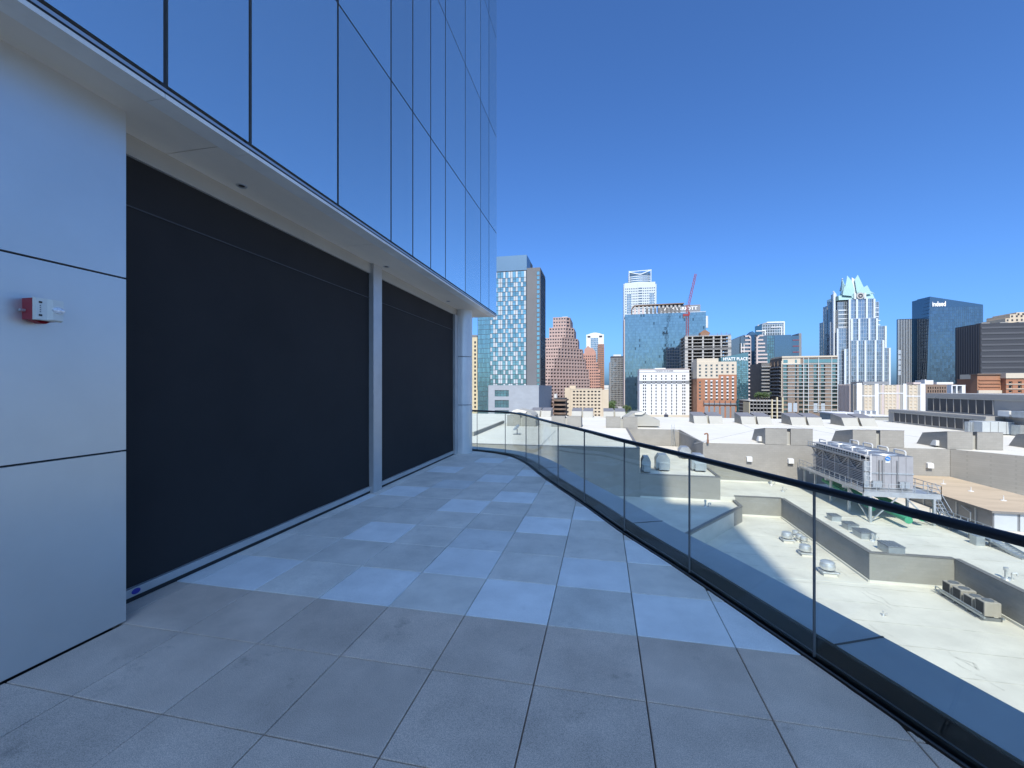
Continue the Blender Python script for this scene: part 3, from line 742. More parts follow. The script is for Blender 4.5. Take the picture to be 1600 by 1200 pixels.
# dark louvred penthouse along the far right of the hall
pen = thing('louvred_penthouse', 'long dark grey louvred rooftop penthouse in two steps on the convention hall', 'penthouse', (76, 110, ZUP))
def louvre_run(x, y0, y1, z0, z1, cuts, nm):
    MB().box(x, x+3, y0, y1, z0, z1).build('penthouse_wall', 'hall_grey', pen)
    h = z1-z0; zb, zt = z0+.12*h, z1-.26*h
    for a, b in zip(cuts, cuts[1:]):
        MB().box(x-.06, x-.002, a+.09, b-.09, zb, zt).build('louvre_panel', 'hall_dark', pen)
    for a in cuts: MB().box(x-.16, x-.002, a-.07, a+.07, zb-.1, zt+.1).build('louvre_post', 'hall_grey', pen)
    MB().box(x-.2, x-.003, y0, y1, zt+.12, zt+.28).build('cap_rail', 'monitor_face', pen)
louvre_run(74, 101, 130, ZUP+.03, HC-5.8, [104+i*2.15 for i in range(12)], 0)
MB().box(77.1, 95, 60, 121.7, HC-8.9, HC-1.45).build('upper_penthouse_wall', 'hall_grey', pen)
for i in range(9):
    a = 103.5+i*1.95; MB().box(77.02, 77.098, a+.09, a+1.86, HC-5.5, HC-2.7).build('louvre_panel', 'hall_dark', pen)
    MB().box(76.94, 77.097, a-.07, a+.07, HC-5.6, HC-2.6).build('louvre_post', 'hall_grey', pen)
MB().box(76.9, 77.096, 60, 121.5, HC-2.6, HC-2.44).build('cap_rail', 'monitor_face', pen)
# silver ducts and air handlers by the penthouse
def airbox(name, label, x0, x1, y0, y1, z0, h, m='galv', grp=None, ribs=3, feet=.18):
    t = thing(name, label, 'air handler', ((x0+x1)/2, (y0+y1)/2, z0), grp)
    MB().chamf(x0, x1, y0, y1, z0+feet, z0+h, .04).build('casing', m, t)
    for k in range(1, ribs):
        x = x0+(x1-x0)*k/ribs; MB().box(x-.03, x+.03, y0-.03, y0-.002, z0+feet+.02, z0+h-.02).build('casing_rib', 'galv_dark', t)
    for a in (x0+.15, x1-.15): MB().box(a-.1, a+.1, y0+.1, y1-.1, z0, z0+feet).build('foot_rail', 'galv_dark', t)
    return t
a, b = X(1535, 98), X(1585, 98)
airbox('air_handler', 'long pale metal air handler beside the louvred penthouse', a, b, 98, 101, ZUP+.03, 2.5, 'pale_door', ribs=4)
airbox('air_handler', 'ribbed silver duct box abutting the end of the louvre wall', X(1513, 100), X(1534, 100), 100.0, 100.9, ZUP+.03, 2.3, 'galv', ribs=6)
airbox('air_handler', 'small grey air handler at the edge of the hall roof', X(1594, 96), X(1625, 96), 96, 98.5, ZUP+.03, 2.1, 'galv', ribs=2)
zz = HC-5.75
airbox('air_handler', 'white air handler in front of the upper penthouse wall', 75.4, 77.0, YX(1577, 75.4), YX(1556, 75.4)-.4, zz, 1.2, 'white_paint')
airbox('air_handler', 'grey air handler with round white vents before the upper penthouse wall', 75.2, 76.9, YX(1600, 75.2), YX(1580, 75.2), zz, 1.3, 'galv')
# ------------------------------------------------------------------ rooftop things
def exhaust_fan(px, py, r, label, z=ZLOW):
    x, y = FL(px, py, z); t = thing('exhaust_fan', label, 'exhaust fan', (x, y, z), 'spun metal roof exhaust fans on the lower roof')
    c = (x, y, z)
    MB().chamf(x-r*.8, x+r*.8, y-r*.8, y+r*.8, z, z+r*.45, .03).build('curb', 'roof_cream', t)
    MB().chamf(x-r*.95, x+r*.95, y-r*.95, y+r*.95, z+r*.451, z+r*.55, .03).build('base_plate', 'fan_metal', t)
    MB().lathe(c, [(r*.45, r*.55), (r*.62, r*.65), (r*.86, r*.8), (r*.92, r*1.15), (r*.80, r*1.5), (r*.86, r*1.62), (r*.70, r*1.78), (r*.4, r*1.86), (.01, r*1.88)], 22).build('spun_housing', 'fan_metal', t, smooth=True)
    MB().cyl((x+r*.62, y-r*.62, z+r*.5), (x+r*1.15, y-r*.75, z+r*.5), r*.12, 8).build('grease_trap', 'galv_dark', t)
for i, (px, py, r, lb) in enumerate(((1293, 897, .70, 'large spun metal exhaust fan standing alone on the lower white roof'),
                      (1258, 867, .62, 'spun metal exhaust fan between the alone one and the cluster'),
                      (1229.5, 846, .62, 'large exhaust fan beside three small ones on the lower roof'),
                      (1243, 838, .40, 'small exhaust fan of the cluster, farthest from the alone fan'),
                      (1249, 845, .44, 'middle exhaust fan of the three small ones in the cluster'),
                      (1256, 848, .40, 'small exhaust fan of the cluster, next to the parapet wall'))): exhaust_fan(px, py, r, lb)
def vent_box(px0, px1, py, label, h=.75, ex=1.0):
    x0, y0 = FL(px0, py, ZMID); x1 = X(px1, y0); dpt = (x1-x0)*1.25*ex
    t = thing('vent_box', label, 'vent box', ((x0+x1)/2, y0+dpt/2, ZMID), 'flat metal vent boxes along the middle roof edge')
    MB().box(x0, x1, y0, y0+dpt, ZMID, ZMID+h).build('box_body', 'galv', t)
    MB().chamf(x0-.05, x1+.05, y0-.05, y0+dpt+.05, ZMID+h+.002, ZMID+h+.07, .02).build('lid', 'galv_dark', t)
    for k in range(1, 4):
        x = x0+(x1-x0)*k/4; MB().box(x-.025, x+.025, y0, y0+dpt, ZMID+h+.072, ZMID+h+.11).build('lid_rib', 'galv', t)
vent_box(1300, 1315, 814.5, 'small metal vent box closest to the cooling tower legs', .55)
vent_box(1325, 1342, 829, 'metal vent box, second from the cooling tower legs', .6)
vent_box(1346, 1369, 842.5, 'wide metal vent box beside a small pipe cluster', .6)
vent_box(1388.5, 1414.5, 867.5, 'largest metal vent box at the corner of the middle roof', .75)
def pipe_cluster(px, py, z, label, nm='roof_pipe', s_=1.):
    x, y = FL(px, py, z); t = thing(nm, label, 'roof pipe', (x, y, z)); 
    MB().lathe((x, y, z), [(.22*s_, 0), (.2*s_, .06), (.08*s_, .14), (.07*s_, .55*s_), (.12*s_, .56*s_), (.12*s_, .72*s_), (.01, .74*s_)], 12).build('stack', 'fan_metal', t, smooth=True)
    MB().tube([(x+.3*s_, y, z), (x+.3*s_, y, z+.4*s_), (x+.5*s_, y-.1, z+.45*s_), (x+.5*s_, y-.1, z+.25*s_)], .045*s_, 8).build('gooseneck', 'fan_metal', t)
pipe_cluster(1363, 845, ZMID, 'small pale pipe stack in front of the wide vent box')
pipe_cluster(1205, 757, ZMID, 'pale pipe stack near the block wall with square vents', s_=1.6)
pipe_cluster(1223, 768, ZMID, 'low pipe stub on the middle roof near the slanted monitor')
pipe_cluster(1102, 792, ZLO2, 'small pipe stack on the shaded roof behind the slanting parapet', s_=1.3)
pipe_cluster(1572, 905, ZMID, 'round capped pipe near the right edge of the middle roof', s_=1.3)
pipe_cluster(1380, 962, ZLOW, 'tiny pipe stub standing alone on the lower white roof', s_=.5)
# condenser row
t = thing('condenser_row', 'row of beige condensing units on a low steel rack beside the parapet wall', 'condenser', (29.1, 41, ZLOW))
MB().box(28.3, 28.42, 38.8, 43.2, ZLOW+.25, ZLOW+.37).box(29.5, 29.62, 38.8, 43.2, ZLOW+.25, ZLOW+.37).build('rack_rail', 'galv', t)
for k in range(4): MB().box(28.3, 29.62, 39+k*1.3, 39.12+k*1.3, ZLOW, ZLOW+.25).build('rack_foot', 'galv_dark', t)
for k, h in enumerate((1.05, .85, .95, .95)):
    y = 38.95+k*1.08
    u_ = MB().chamf(28.45, 29.5, y, y+.85, ZLOW+.38, ZLOW+.38+h, .03).build('condenser_unit', 'beige_unit', t)
    MB().box(28.42, 28.448, y+.1, y+.75, ZLOW+.5, ZLOW+.3+h).build('coil_grille', 'black', u_)
    MB().cyl((28.97, y+.42, ZLOW+.381+h), (28.97, y+.42, ZLOW+.43+h), .34, 16).build('fan_grille', 'galv_dark', u_)
MB().tube([(28.2, 38.9, ZLOW+.6), (28.2, 43.4, ZLOW+.6), (28.2, 43.4, ZLOW)], .05, 8).build('pipework', 'galv', t)
# skylight / duct boxes on the duct block
def duct(px0, px1, py, h, label, dep=2.2, m='galv'):
    x0, y0 = FL(px0, py, ZB2); x1 = X(px1, y0)
    t = thing('roof_duct', label, 'duct', ((x0+x1)/2, y0+dep/2, ZB2))
    w_ = x1-x0; b = MB()
    b.extr([(x0, y0, ZB2+.3), (x1, y0, ZB2+.3), (x1, y0, ZB2+h*.72), (x1-w_*.22, y0, ZB2+h), (x0+w_*.22, y0, ZB2+h), (x0, y0, ZB2+h*.72)], (0, dep, 0)); b.build('hood', m, t)
    MB().box(x0+w_*.2, x1-w_*.1, y0-.5, y0-.002, ZB2+.2, ZB2+h*.5).build('inlet', 'galv', t)
    for a in (x0+.1, x1-.25): MB().box(a, a+.15, y0+.1, y0+dep-.1, ZB2-.05, ZB2+.3).build('support', 'galv_dark', t)
duct(1003, 1017, 738, 2.3, 'shaded metal duct hood beside the tall block parapet')
duct(1025, 1047, 735, 2.4, 'sunlit faceted metal duct hood in the middle of the duct roof')
duct(1062, 1080, 716, 2.0, 'metal duct hood near the foot of the wall ladder')
duct(1081, 1104, 736, 2.5, 'metal duct hood nearest the corner of the block wall with vents')
# satellite dish
x, y = FL(808, 678.5, ZB1); t = thing('satellite_dish', 'small grey satellite dish on a pole on the white west block roof', 'satellite dish', (x, y, ZB1))
MB().cyl((x, y, ZB1), (x, y, ZB1+1.0), .09, 10).build('pole', 'galv_dark', t)
MB().box(x-.7, x+.7, y-.5, y+.5, ZB1-.02, ZB1+.08).build('ballast_frame', 'galv_dark', t)
d = MB(); ax = Vector((-.55, -.45, .7)).normalized(); uu = ax.orthogonal().normalized(); vv = ax.cross(uu); cc = Vector((x, y, ZB1+1.15)); vs = []; fs = []
for j in range(5):
    for k in range(16):
        r = .75*j/4; vs.append(tuple(cc+uu*r*math.cos(2*math.pi*k/16)+vv*r*math.sin(2*math.pi*k/16)+ax*(.25*(j/4)**2)))
for j in range(4):
    for k in range(16): fs.append((j*16+k, j*16+(k+1) % 16, (j+1)*16+(k+1) % 16, (j+1)*16+k))
d.mesh(vs, fs).build('dish', 'galv', t, smooth=True)
MB().tube([cc-vv*.7+ax*.2, cc+ax*.75], .03, 6).build('feed_arm', 'galv_dark', t)
# rusty gooseneck
x, y = FL(1106, 692.5, ZUP); t = thing('gooseneck_pipe', 'rusty bent gooseneck pipe standing at the edge of the upper white roof', 'roof pipe', (x, y, ZUP))
MB().tube([(x, y, ZUP), (x, y, ZUP+.6)], .17, 10).build('riser', 'rust', t)
MB().tube([(x, y, ZUP+.6), (x, y, ZUP+1.45), (x-.15, y, ZUP+1.62), (x-.55, y, ZUP+1.45)], .12, 10).build('bend', 'rust', t)
# ------------------------------------------------------------------ plant shed with tan roof
sh = thing('plant_shed', 'low plant room with a tan flat roof and pale doors beside the cooling tower', 'shed', (45, 62, ZMID))
ZT = HC-13.2
MB().box(40.9, 50.2, 55.0, 74.4, ZMID, ZT-.12).build('shed_wall', 'galv_dark', sh)
MB().prism([(40.6, 54.7), (50.2, 54.7), (50.2, 74.45), (40.6, 74.45)], ZT-.118, ZT).build('tan_roof', 'tan_roof', sh)
MB().box(40.58, 50.2, 54.66, 54.698, ZT-.2, ZT+.02).box(40.56, 40.598, 54.66, 74.4, ZT-.2, ZT+.02).build('eave_trim', 'coping', sh)
for k in range(4):
    d_ = MB().box(41.0+k*2.25, 43.0+k*2.25, 54.94, 54.998, ZMID+.02, ZT-.2).build('door', 'pale_door', sh)
for k in range(3):
    x, y = FL((1474, 1517, 1568)[k], (756, 767.5, 782)[k], ZT)
    a_ = MB().lathe((x, y, ZT), [(.28, .0), (.26, .04), (.05, .08), (.04, .55), (.01, .56)], 10).build('roof_anchor', 'white_paint', sh)
for k in range(5): MB().box(40.80, 40.898, 57+k*2.6, 57.12+k*2.6, ZMID, ZT-.15).build('wall_rib', 'galv', sh)
for k in range(2):
    y = 57.5+k*4; MB().tube([(40.7, y, ZMID+.2), (40.7, y, ZMID+1.2), (40.7, y+1.2, ZMID+1.6)], .07, 8).build('conduit', 'galv', sh)
MB().prism([(50.22, 74.44), (62, 60), (95, 60), (95, 74.44)], ZMID, ZUP-.03).build('east_bay_wall', 'block_wall', hall)
MB().prism([(50.9, 74.4), (62.2, 60.4), (94.8, 60.4), (94.8, 74.4)], ZUP-.028, ZUP+.01).build('east_bay_roof', 'roof_cream', hall)
# ------------------------------------------------------------------ cooling tower on its steel frame
mat('tower_panel', (.30, .30, .31), .6, .15, var=.08, scale=1)
cx0, cx1, cy0, cy1 = 30.3, 35.2, 57.5, 70.3; cz0, cz1 = HC-11.9, HC-8.05
cg = (cx0, cy0, ZMID)
ctw = thing('cooling_tower', 'grey louvred four cell cooling tower raised on a steel frame over the middle roof', 'cooling tower', cg)
MB().box(cx0+.5, cx1, cy0, cy1, cz0, cz1).build('casing', 'galv_dark', ctw)
nb = 4; bl = (cy1-cy0-.3)/nb
for k in range(nb):
    y0 = cy0+.3+k*bl; y1 = y0+bl
    MB().box(cx0+.46, cx0+.497, y0+.1, y1-.1, cz0+.1, cz1-.1).build('inlet_dark', 'black', ctw)
    for s_ in range(8):
        z = cz0+.2+s_*.21
        MB().box(cx0+.06, cx0+.13, y0+.18, y1-.18, z, z+.10).build('louvre_slat', 'louver', ctw)
    for s_ in range(5):
        z = cz0+2.1+s_*.21; w2 = (bl-.5)/2
        for h_ in range(2):
            ya_ = y0+.18+h_*(w2+.14); MB().box(cx0+.06, cx0+.13, ya_, ya_+w2, z, z+.10).build('louvre_slat', 'louver', ctw)
    MB().box(cx0, cx0+.5, y0-.1, y0+.1, cz0, cz1-.6).build('bay_post', 'louver', ctw)
    MB().beam((cx0-.01, y0+.1, cz1-.75), (cx0-.01, y0+bl*.5, cz0+1.95), .09).build('bay_brace', 'louver', ctw)
    MB().beam((cx0-.01, y1-.1, cz1-.75), (cx0-.01, y0+bl*.5, cz0+1.95), .09).build('bay_brace', 'louver', ctw)
    # fan cowl and white hoops
    fc = MB().lathe(((cx0+cx1)/2+.3, (y0+y1)/2, cz1), [(1.42, 0), (1.38, .1), (1.36, .15), (1.28, .15), (1.28, 0)], 24).build('fan_cowl', 'galv', ctw, smooth=True)
    MB().cyl(((cx0+cx1)/2+.3, (y0+y1)/2, cz1+.02), ((cx0+cx1)/2+.3, (y0+y1)/2, cz1+.1), 1.26, 20).build('fan_guard', 'galv_dark', fc)
    for hx in (cx0+.75, cx1-.25):
        MB().tube([(hx, y0+.55, cz1), (hx, y0+.55, cz1+.38), (hx, y0+.75, cz1+.5), (hx, y1-.75, cz1+.5), (hx, y1-.55, cz1+.38), (hx, y1-.55, cz1)], .085, 8).build('white_hoop', 'white_paint', ctw)
MB().box(cx0-.04, cx0+.5, cy0, cy0+.28, cz0, cz1-.55).build('corner_post', 'galv', ctw)
for z in (cz0, cz0+1.88, cz1-.62, cz1-.1): MB().box(cx0-.06, cx0+.5, cy0, cy1, z, z+.1).build('inlet_rail', 'louver', ctw)
# cage ladder at the near corner
cl = MB()
for a, b in ((-.1, -.45), (.45, -.45), (.18, -.75)): cl.beam((cx0+a, cy0+b, cz0+.9), (cx0+a, cy0+b, cz1+.25), .05)
for k in range(6):
    z = cz0+1.0+k*.55; cl.tube([(cx0-.1, cy0-.1, z), (cx0-.1, cy0-.45, z), (cx0+.18, cy0-.75, z), (cx0+.45, cy0-.45, z), (cx0+.45, cy0-.1, z)], .025, 6)
cl.build('ladder_cage', 'white_paint', ctw)
# top walkway rail along the inlet side
tr = MB()
for k in range(22):
    y = cy0+k*(cy1-cy0)/21; tr.beam((cx0-.45, y, cz1-.55), (cx0-.45, y, cz1+.1), .05)
for z in (cz1-.5, cz1-.2, cz1+.1): tr.beam((cx0-.45, cy0, z), (cx0-.45, cy1+.5, z), .05)
tr.build('top_railing', 'galv', ctw)
MB().box(cx0-.55, cx0, cy0, cy1+.5, cz1-.66, cz1-.6).build('top_walkway', 'galv_dark', ctw)
# front casing panels, bands, logo plate
pw = (cx1-cx0-.5)/6
for k in range(6):
    MB().chamf(cx0+.5+k*pw+.02, cx0+.5+(k+1)*pw-.02, cy0-.03, cy0-.002, cz0+.05, cz1-.05, 0).build('casing_panel', 'tower_panel', ctw)
MB().box(cx0+.5, cx1, cy0-.10, cy0-.035, cz0+1.75, cz0+1.9).build('casing_band', 'galv', ctw)
lgx = X(1386.5, cy0); lgz = ZZ(1386.5, 717.5, cy0)
lp = MB().box(lgx-.22, lgx+.22, cy0-.06, cy0-.034, lgz-.42, lgz+.34).build('maker_plate', 'white_paint', ctw)
MB().cyl((lgx, cy0-.08, lgz+.05), (lgx, cy0-.062, lgz+.05), .27, 24).build('round_logo', 'blue_logo', lp)
MB().extr([(lgx-.24, cy0-.084, lgz+.1), (lgx-.1, cy0-.084, lgz+.12), (lgx+.24, cy0-.084, lgz-.0), (lgx+.1, cy0-.084, lgz-.02)], (0, .002, 0)).build('logo_stripe', 'white_paint', lp)
for px in (1373, 1378, 1401): MB().cyl((X(px, cy0), cy0-.12, cz0+.1), (X(px, cy0), cy0-.12, cz1-.5), .05, 8).build('riser_pipe', 'galv_dark', ctw)
for px in (1364, 1371, 1406, 1414):
    x = X(px, cy0); MB().box(x-.22, x+.22, cy0-.45, cy0-.1, cz0+.25, cz0+.95).build('control_box', 'galv', ctw)
# steel frame and platform
pf = MB().box(cx0-1.3, cx1+1.2, cy0-2.3, cy1+1.0, cz0-.14, cz0-.04).build('platform', 'galv', ctw)
for y in (cy0-2.2, cy0+2, cy0+6.2, cy0+10.4, cy1+.8):
    MB().box(cx0-1.3, cx1+1.2, y-.12, y+.12, cz0-.45, cz0-.142).build('frame_beam', 'galv', ctw)
    for x in (cx0-.6, cx1+.6): MB().box(x-.11, x+.11, y-.11, y+.11, ZMID, cz0-.452).build('frame_leg', 'galv', ctw)
for y in (cy0-2.2, cy0+6.2):
    for x, s_ in ((cx0-.6, 1), (cx1+.6, -1)):
        MB().beam((x, y-.005, ZMID+.1), (x+s_*2.6, y-.005, cz0-.5), .12).build('frame_brace', 'galv', ctw)
MB().beam((cx0-.61, cy0-2.2, ZMID+.1), (cx0-.61, cy0+1.9, cz0-.5), .12).build('frame_brace', 'galv', ctw)
rl = MB()
def railing(b, P_, h=1.07, step=1.2, r=.03):
    for A_, B_ in zip(P_, P_[1:]):
        A_, B_ = Vector(A_), Vector(B_); n_ = max(1, round((B_-A_).length/step))
        for k in range(n_+1):
            p = A_.lerp(B_, k/n_); b.beam(p, p+UP*h, r*1.8)
        for hh in (h, h*.55): b.beam(A_+UP*hh, B_+UP*hh, r*1.8)
        b.beam(A_+UP*.08, B_+UP*.08, .02, .14)
railing(rl, [(cx0-1.3, cy1+.9, cz0-.04), (cx0-1.3, cy0-2.3, cz0-.04), (cx1+1.2, cy0-2.3, cz0-.04), (cx1+1.2, cy0+3, cz0-.04)])
rl.build('platform_railing', 'galv', ctw)
for k, (x, y0, y1, r) in enumerate(((32.2, 53.3, 69, .34), (34.3, 54.6, 69, .34), (31.2, 57.6, 69, .26))):
    gp = MB().cyl((x, y0, ZMID+1.0), (x, y1, ZMID+1.9), r, 16).build('green_pipe', 'green_pipe', ctw, smooth=True)
    MB().cyl((x, y0-.03, ZMID+1.0), (x, y0+.12, ZMID+1.0), r*1.12, 16).build('pipe_flange', 'green_pipe', gp)
# steps from the platform, and the low walkway with railing beside it
wk = thing('roof_walkway', 'low galvanised walkway with railing and steps leading away from the cooling tower', 'walkway', (36, 52, ZMID))
MB().box(36.2, 37.2, 48.9, 56.5, ZMID+.5, ZMID+.58).build('deck', 'galv', wk)
rr = MB(); railing(rr, [(36.2, 56.5, ZMID+.58), (36.2, 48.9, ZMID+.58)], step=.9); rr.build('railing', 'galv', wk)
rr = MB(); railing(rr, [(37.2, 56.5, ZMID+.58), (37.2, 50.2, ZMID+.58)], step=.9); rr.build('railing', 'galv', wk)
for y in (49.2, 51.5, 54, 56.2): MB().box(36.3, 37.1, y-.08, y+.08, ZMID, ZMID+.498).build('support', 'galv_dark', wk)
st_ = MB()
for k in range(9):
    f_ = k/8; st_.box(36.4+.02, 37.3, 48.85-k*.3-.28, 48.85-k*.3, ZMID+.5-.055*k, ZMID+.53-.055*k)
st_.build('stair_tread', 'galv', wk)
for x in (36.38, 37.32): MB().beam((x, 48.9, ZMID+.55), (x, 46.0, ZMID+.05), .06, .25).build('stringer', 'galv', wk)
MB().box(35.3, 36.0, 49.2, 50.0, ZMID, ZMID+.9).build('junction_box', 'galv', wk)
st_ = MB()
for k in range(8): st_.box(36.4, 37.2, 57.0+.28*k-2.0, 57.25+.28*k-2.0, ZMID+.8+k*.34, ZMID+.84+k*.34)
st_.build('upper_tread', 'galv', wk)
for x in (36.4, 37.2):
    MB().beam((x, 54.9, ZMID+.7), (x, 57.3, cz0-.1), .06, .22).build('stringer', 'galv', wk)
    MB().beam((x, 54.9, ZMID+1.7), (x, 57.3, cz0+.9), .05).build('handrail', 'galv', wk)
# ================================================================== GROUND
gr = MB().poly([(-9000, -9000, ZG), (9000, -9000, ZG), (9000, 12000, ZG), (-9000, 12000, ZG)]).build('ground', 'ground', kind='structure'); tag(gr, 'city ground')
stx0, stx1 = 4.0, 21.0
rd = MB().poly([(stx0, 150, ZG+.006), (stx1, 150, ZG+.006), (stx1, 2500, ZG+.006), (stx0, 2500, ZG+.006)]).build('street', 'asphalt', kind='structure'); tag(rd, 'street running between the towers')
MB().poly([(-400, 150, ZG+.004), (500, 150, ZG+.004), (500, 170, ZG+.004), (-400, 170, ZG+.004)]).build('cross_street', 'asphalt', kind='structure')
for a, b in ((stx0-5, stx0), (stx1, stx1+5)): MB().box(a, b, 172, 1200, ZG+.007, ZG+.14).build('pavement', 'concrete', kind='structure')
hb = MB(); N = 60
pts = [(-4200+k*140, 5200+300*math.sin(k*.7), 20+26*math.sin(k*.31)+14*math.sin(k*.83+1)) for k in range(N)]
for (a, b, h), (c, d, e_) in zip(pts, pts[1:]):
    hb.poly([(a, b-900, ZG+.01), (c, d-900, ZG+.01), (c, d, e_), (a, b, h)]); hb.poly([(a, b, h), (c, d, e_), (c, d+1500, ZG), (a, b+1500, ZG)])
ho = hb.build('hills', 'hill', kind='structure', smooth=True); tag(ho, 'low wooded hills on the horizon')
def bthing(name, label, px, Y, grp=None): return thing(name, label, 'building', (X(px, Y), Y, ZG), grp)
def zrows(px, Y, z0, ylist, h):
    """rows of openings: photo rows of window centres -> heights above z0"""
    return sorted([(ZZ(px, y+h/2, Y)-z0, ZZ(px, y-h/2, Y)-z0) for y in ylist])
# ------------------------------------------------------------------ hotel tower with white panels
Y = 265; t = bthing('checkered_tower', 'tall hotel tower with a checkered facade of white panels and teal glass', 800, Y)
xa, xb = X(766, Y), X(823, Y); zt, zc = ZZ(800, 399.5, Y), ZZ(800, 423, Y)
MB().box(xa-.1, xb-.1, Y+.4, Y+24, ZG, zt-.1).build('core', 'hotel_grey', t)
MB().box(X(770, Y), xb, Y+.05, Y+14, zc, zt).build('crown', 'crown_panel', t)
MB().box(xb-.35, xb+.02, Y-.05, Y+.38, ZG, zc).build('edge_fin', 'mullion', t)
fh = 2.95; nb = 7; bw = (xb-.4-xa)/nb; pat = ['RLRRLLR', 'LRLLLRR', 'RRLLRLL']
g = MB(); fr = MB(); wp = MB(); r = 0; z = zc-.5-fh*1.4
first = True
while z > ZG+26:
    h = fh*1.4 if first else fh
    for b in range(nb):
        x0 = xa+b*bw; x1 = x0+bw
        s_ = pat[r % 3][b]; ww = bw*.34
        w0 = x0+.12 if s_ == 'L' else x1-.12-ww
        wp.box(w0, w0+ww, Y-.12, Y+.1, z+.18, z+h-.16)
        g0, g1 = (w0+ww+.05, x1-.1) if s_ == 'L' else (x0+.1, w0-.05)
        tl = random.uniform(-.05, .05); g.poly([(g0, Y+.1-tl, z+.15), (g1, Y+.1+tl, z+.15), (g1, Y+.1+tl, z+h-.1), (g0, Y+.1-tl, z+h-.1)])
        if random.random() < .5: fr.box(g0, g1, Y, Y+.09, z+h*.62, z+h*.62+.12)
    fr.box(xa, xb-.4, Y-.06, Y+.35, z-.12, z+.12)
    first = False; r += 1; z -= fh
for b in range(nb+1): fr.box(xa+b*bw-.09, xa+b*bw+.09, Y-.05, Y+.34, z, zc)
g.build('glass_panes', 'g_teal', t, kind='stuff'); fr.build('mullions', 'mullion', t, kind='stuff'); wp.build('white_panels', 'white_panel', t, kind='stuff')
# teal side wing at left
g = MB(); fr = MB(); x0 = X(746, Y)
zl = ZZ(756, 470, Y); curtain(g, fr, (x0, Y+.8, ZG), *FACE['S'], xa-x0, zl-ZG, 10, 27, .16, .12, .01)
MB().box(x0, xa-.12, Y+1.0, Y+22, ZG, zl).build('side_wing', 'hotel_grey', t)
g.build('wing_panes', 'g_teal', t, kind='stuff'); fr.build('wing_mullions', 'mullion', t, kind='stuff')
# right shaft
x1 = X(844, Y); zs = ZZ(835, 418, Y); xg = X(838.5, Y)
MB().box(xb+.03, x1, Y+.2, Y+24.5, ZG, zs).build('grey_shaft', 'hotel_grey', t)
gg = []; z = zs-3.6; cb = MB()
while z > ZG+24:
    gg.append((Vector(((xg+x1-.3)/2, Y+.15, z)), *FACE['S'], x1-.3-xg, 2.3)); z -= fh
windows(gg, t, 'g_teal', 'mullion')
g = MB(); fr = MB(); curtain(g, fr, (x1+.02, Y+.4, ZG+20), *FACE['E'], 24, zs-ZG-22, 8, 34, .2, .15, .01)
g.build('shaft_panes', 'g_blue_dk', t, kind='stuff'); fr.build('shaft_mullions', 'mullion', t, kind='stuff')
# ------------------------------------------------------------------ grey podium block in front
Y = 236; t = bthing('podium_block', 'plain pale grey low block with two banks of teal windows before the checkered tower', 800, Y)
x0, x1 = X(763, Y), X(842, Y); zt = ZZ(800, 602.5, Y); b = MB(); pn = []
c0, c1 = X(773, Y)-x0, X(795, Y)-x0
rows = [(ZZ(784, 652, Y)-ZG, ZZ(784, 641, Y)-ZG), (ZZ(784, 637, Y)-ZG, ZZ(784, 625, Y)-ZG), (ZZ(784, 619.5, Y)-ZG, ZZ(784, 609.5, Y)-ZG)]
block(b, x0, x1, Y, Y+62, ZG, zt, {'S': ([(c0, c1)], rows)}, .5, pn); b.build('wall', 'podium_panel', t)
for c, u, n, w_, h_ in pn:
    o = MB(); f_ = MB(); curtain(o, f_, c-u*w_/2-UP*h_/2-n*.01, u, n, w_, h_, 5, 2, .12, .06, .02)
    wo = o.build('window', 'g_teal', t); f_.build('window_bars', 'mullion', wo)
MB().box(x0-.05, x1+.05, Y-.05, Y+62, zt+.002, zt+.25).build('roof_edge', 'podium_panel', t)
# ------------------------------------------------------------------ cream strip building at far left
Y = 330; t = bthing('cream_block', 'narrow cream apartment block seen between the round column and the teal glass', 742, Y)
x0, x1, x2 = X(706, Y), X(745.7, Y), X(749.5, Y); zt, z2 = ZZ(742, 527, Y), ZZ(747, 609, Y)
b = MB(); pn = []; W = x1-x0
block(b, x0, x1, Y, Y+20, ZG, zt, {'S': (even(W, 6, .42), zrows(742, Y, ZG, [535+6.3*k for k in range(19)], 3.6))}, .4, pn)
block(b, x1+.01, x2, Y-.5, Y+15, ZG, z2, {'S': (even(x2-x1, 1, .5), zrows(747, Y, ZG, [614+6.3*k for k in range(6)], 3.6))}, .4, pn)
b.build('wall', 'cream', t); windows(pn, t)
MB().prism([(x0, Y), (x1, Y), (x1, Y+20), (x0, Y+20)], zt+.01, zt+2.2, 1.4).build('roof', 'hotel_grey', t)
# ------------------------------------------------------------------ open car park with slabs
Y = 290; t = bthing('spiral_garage', 'open multi storey car park with curved brown slabs beside the tan block', 873, Y)
x0, x1 = X(862, Y), X(884, Y)
for k in range(7):
    z = ZG+k*3.0; m = MB()
    P_ = [(x0+(x1-x0)*(i/10), Y+3-3*math.sin(math.pi*i/10*.9)) for i in range(11)]+[(x1, Y+26), (x0, Y+26)]
    m.prism(P_, z, z+1.1); m.build('parking_deck', 'brown_wall', t)
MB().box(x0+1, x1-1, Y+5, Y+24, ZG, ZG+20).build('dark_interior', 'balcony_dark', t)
MB().cyl((X(866, Y), Y+8, ZG+19), (X(866, Y), Y+8, ZG+23), 1.2, 14).build('white_vent', 'white_paint', t)
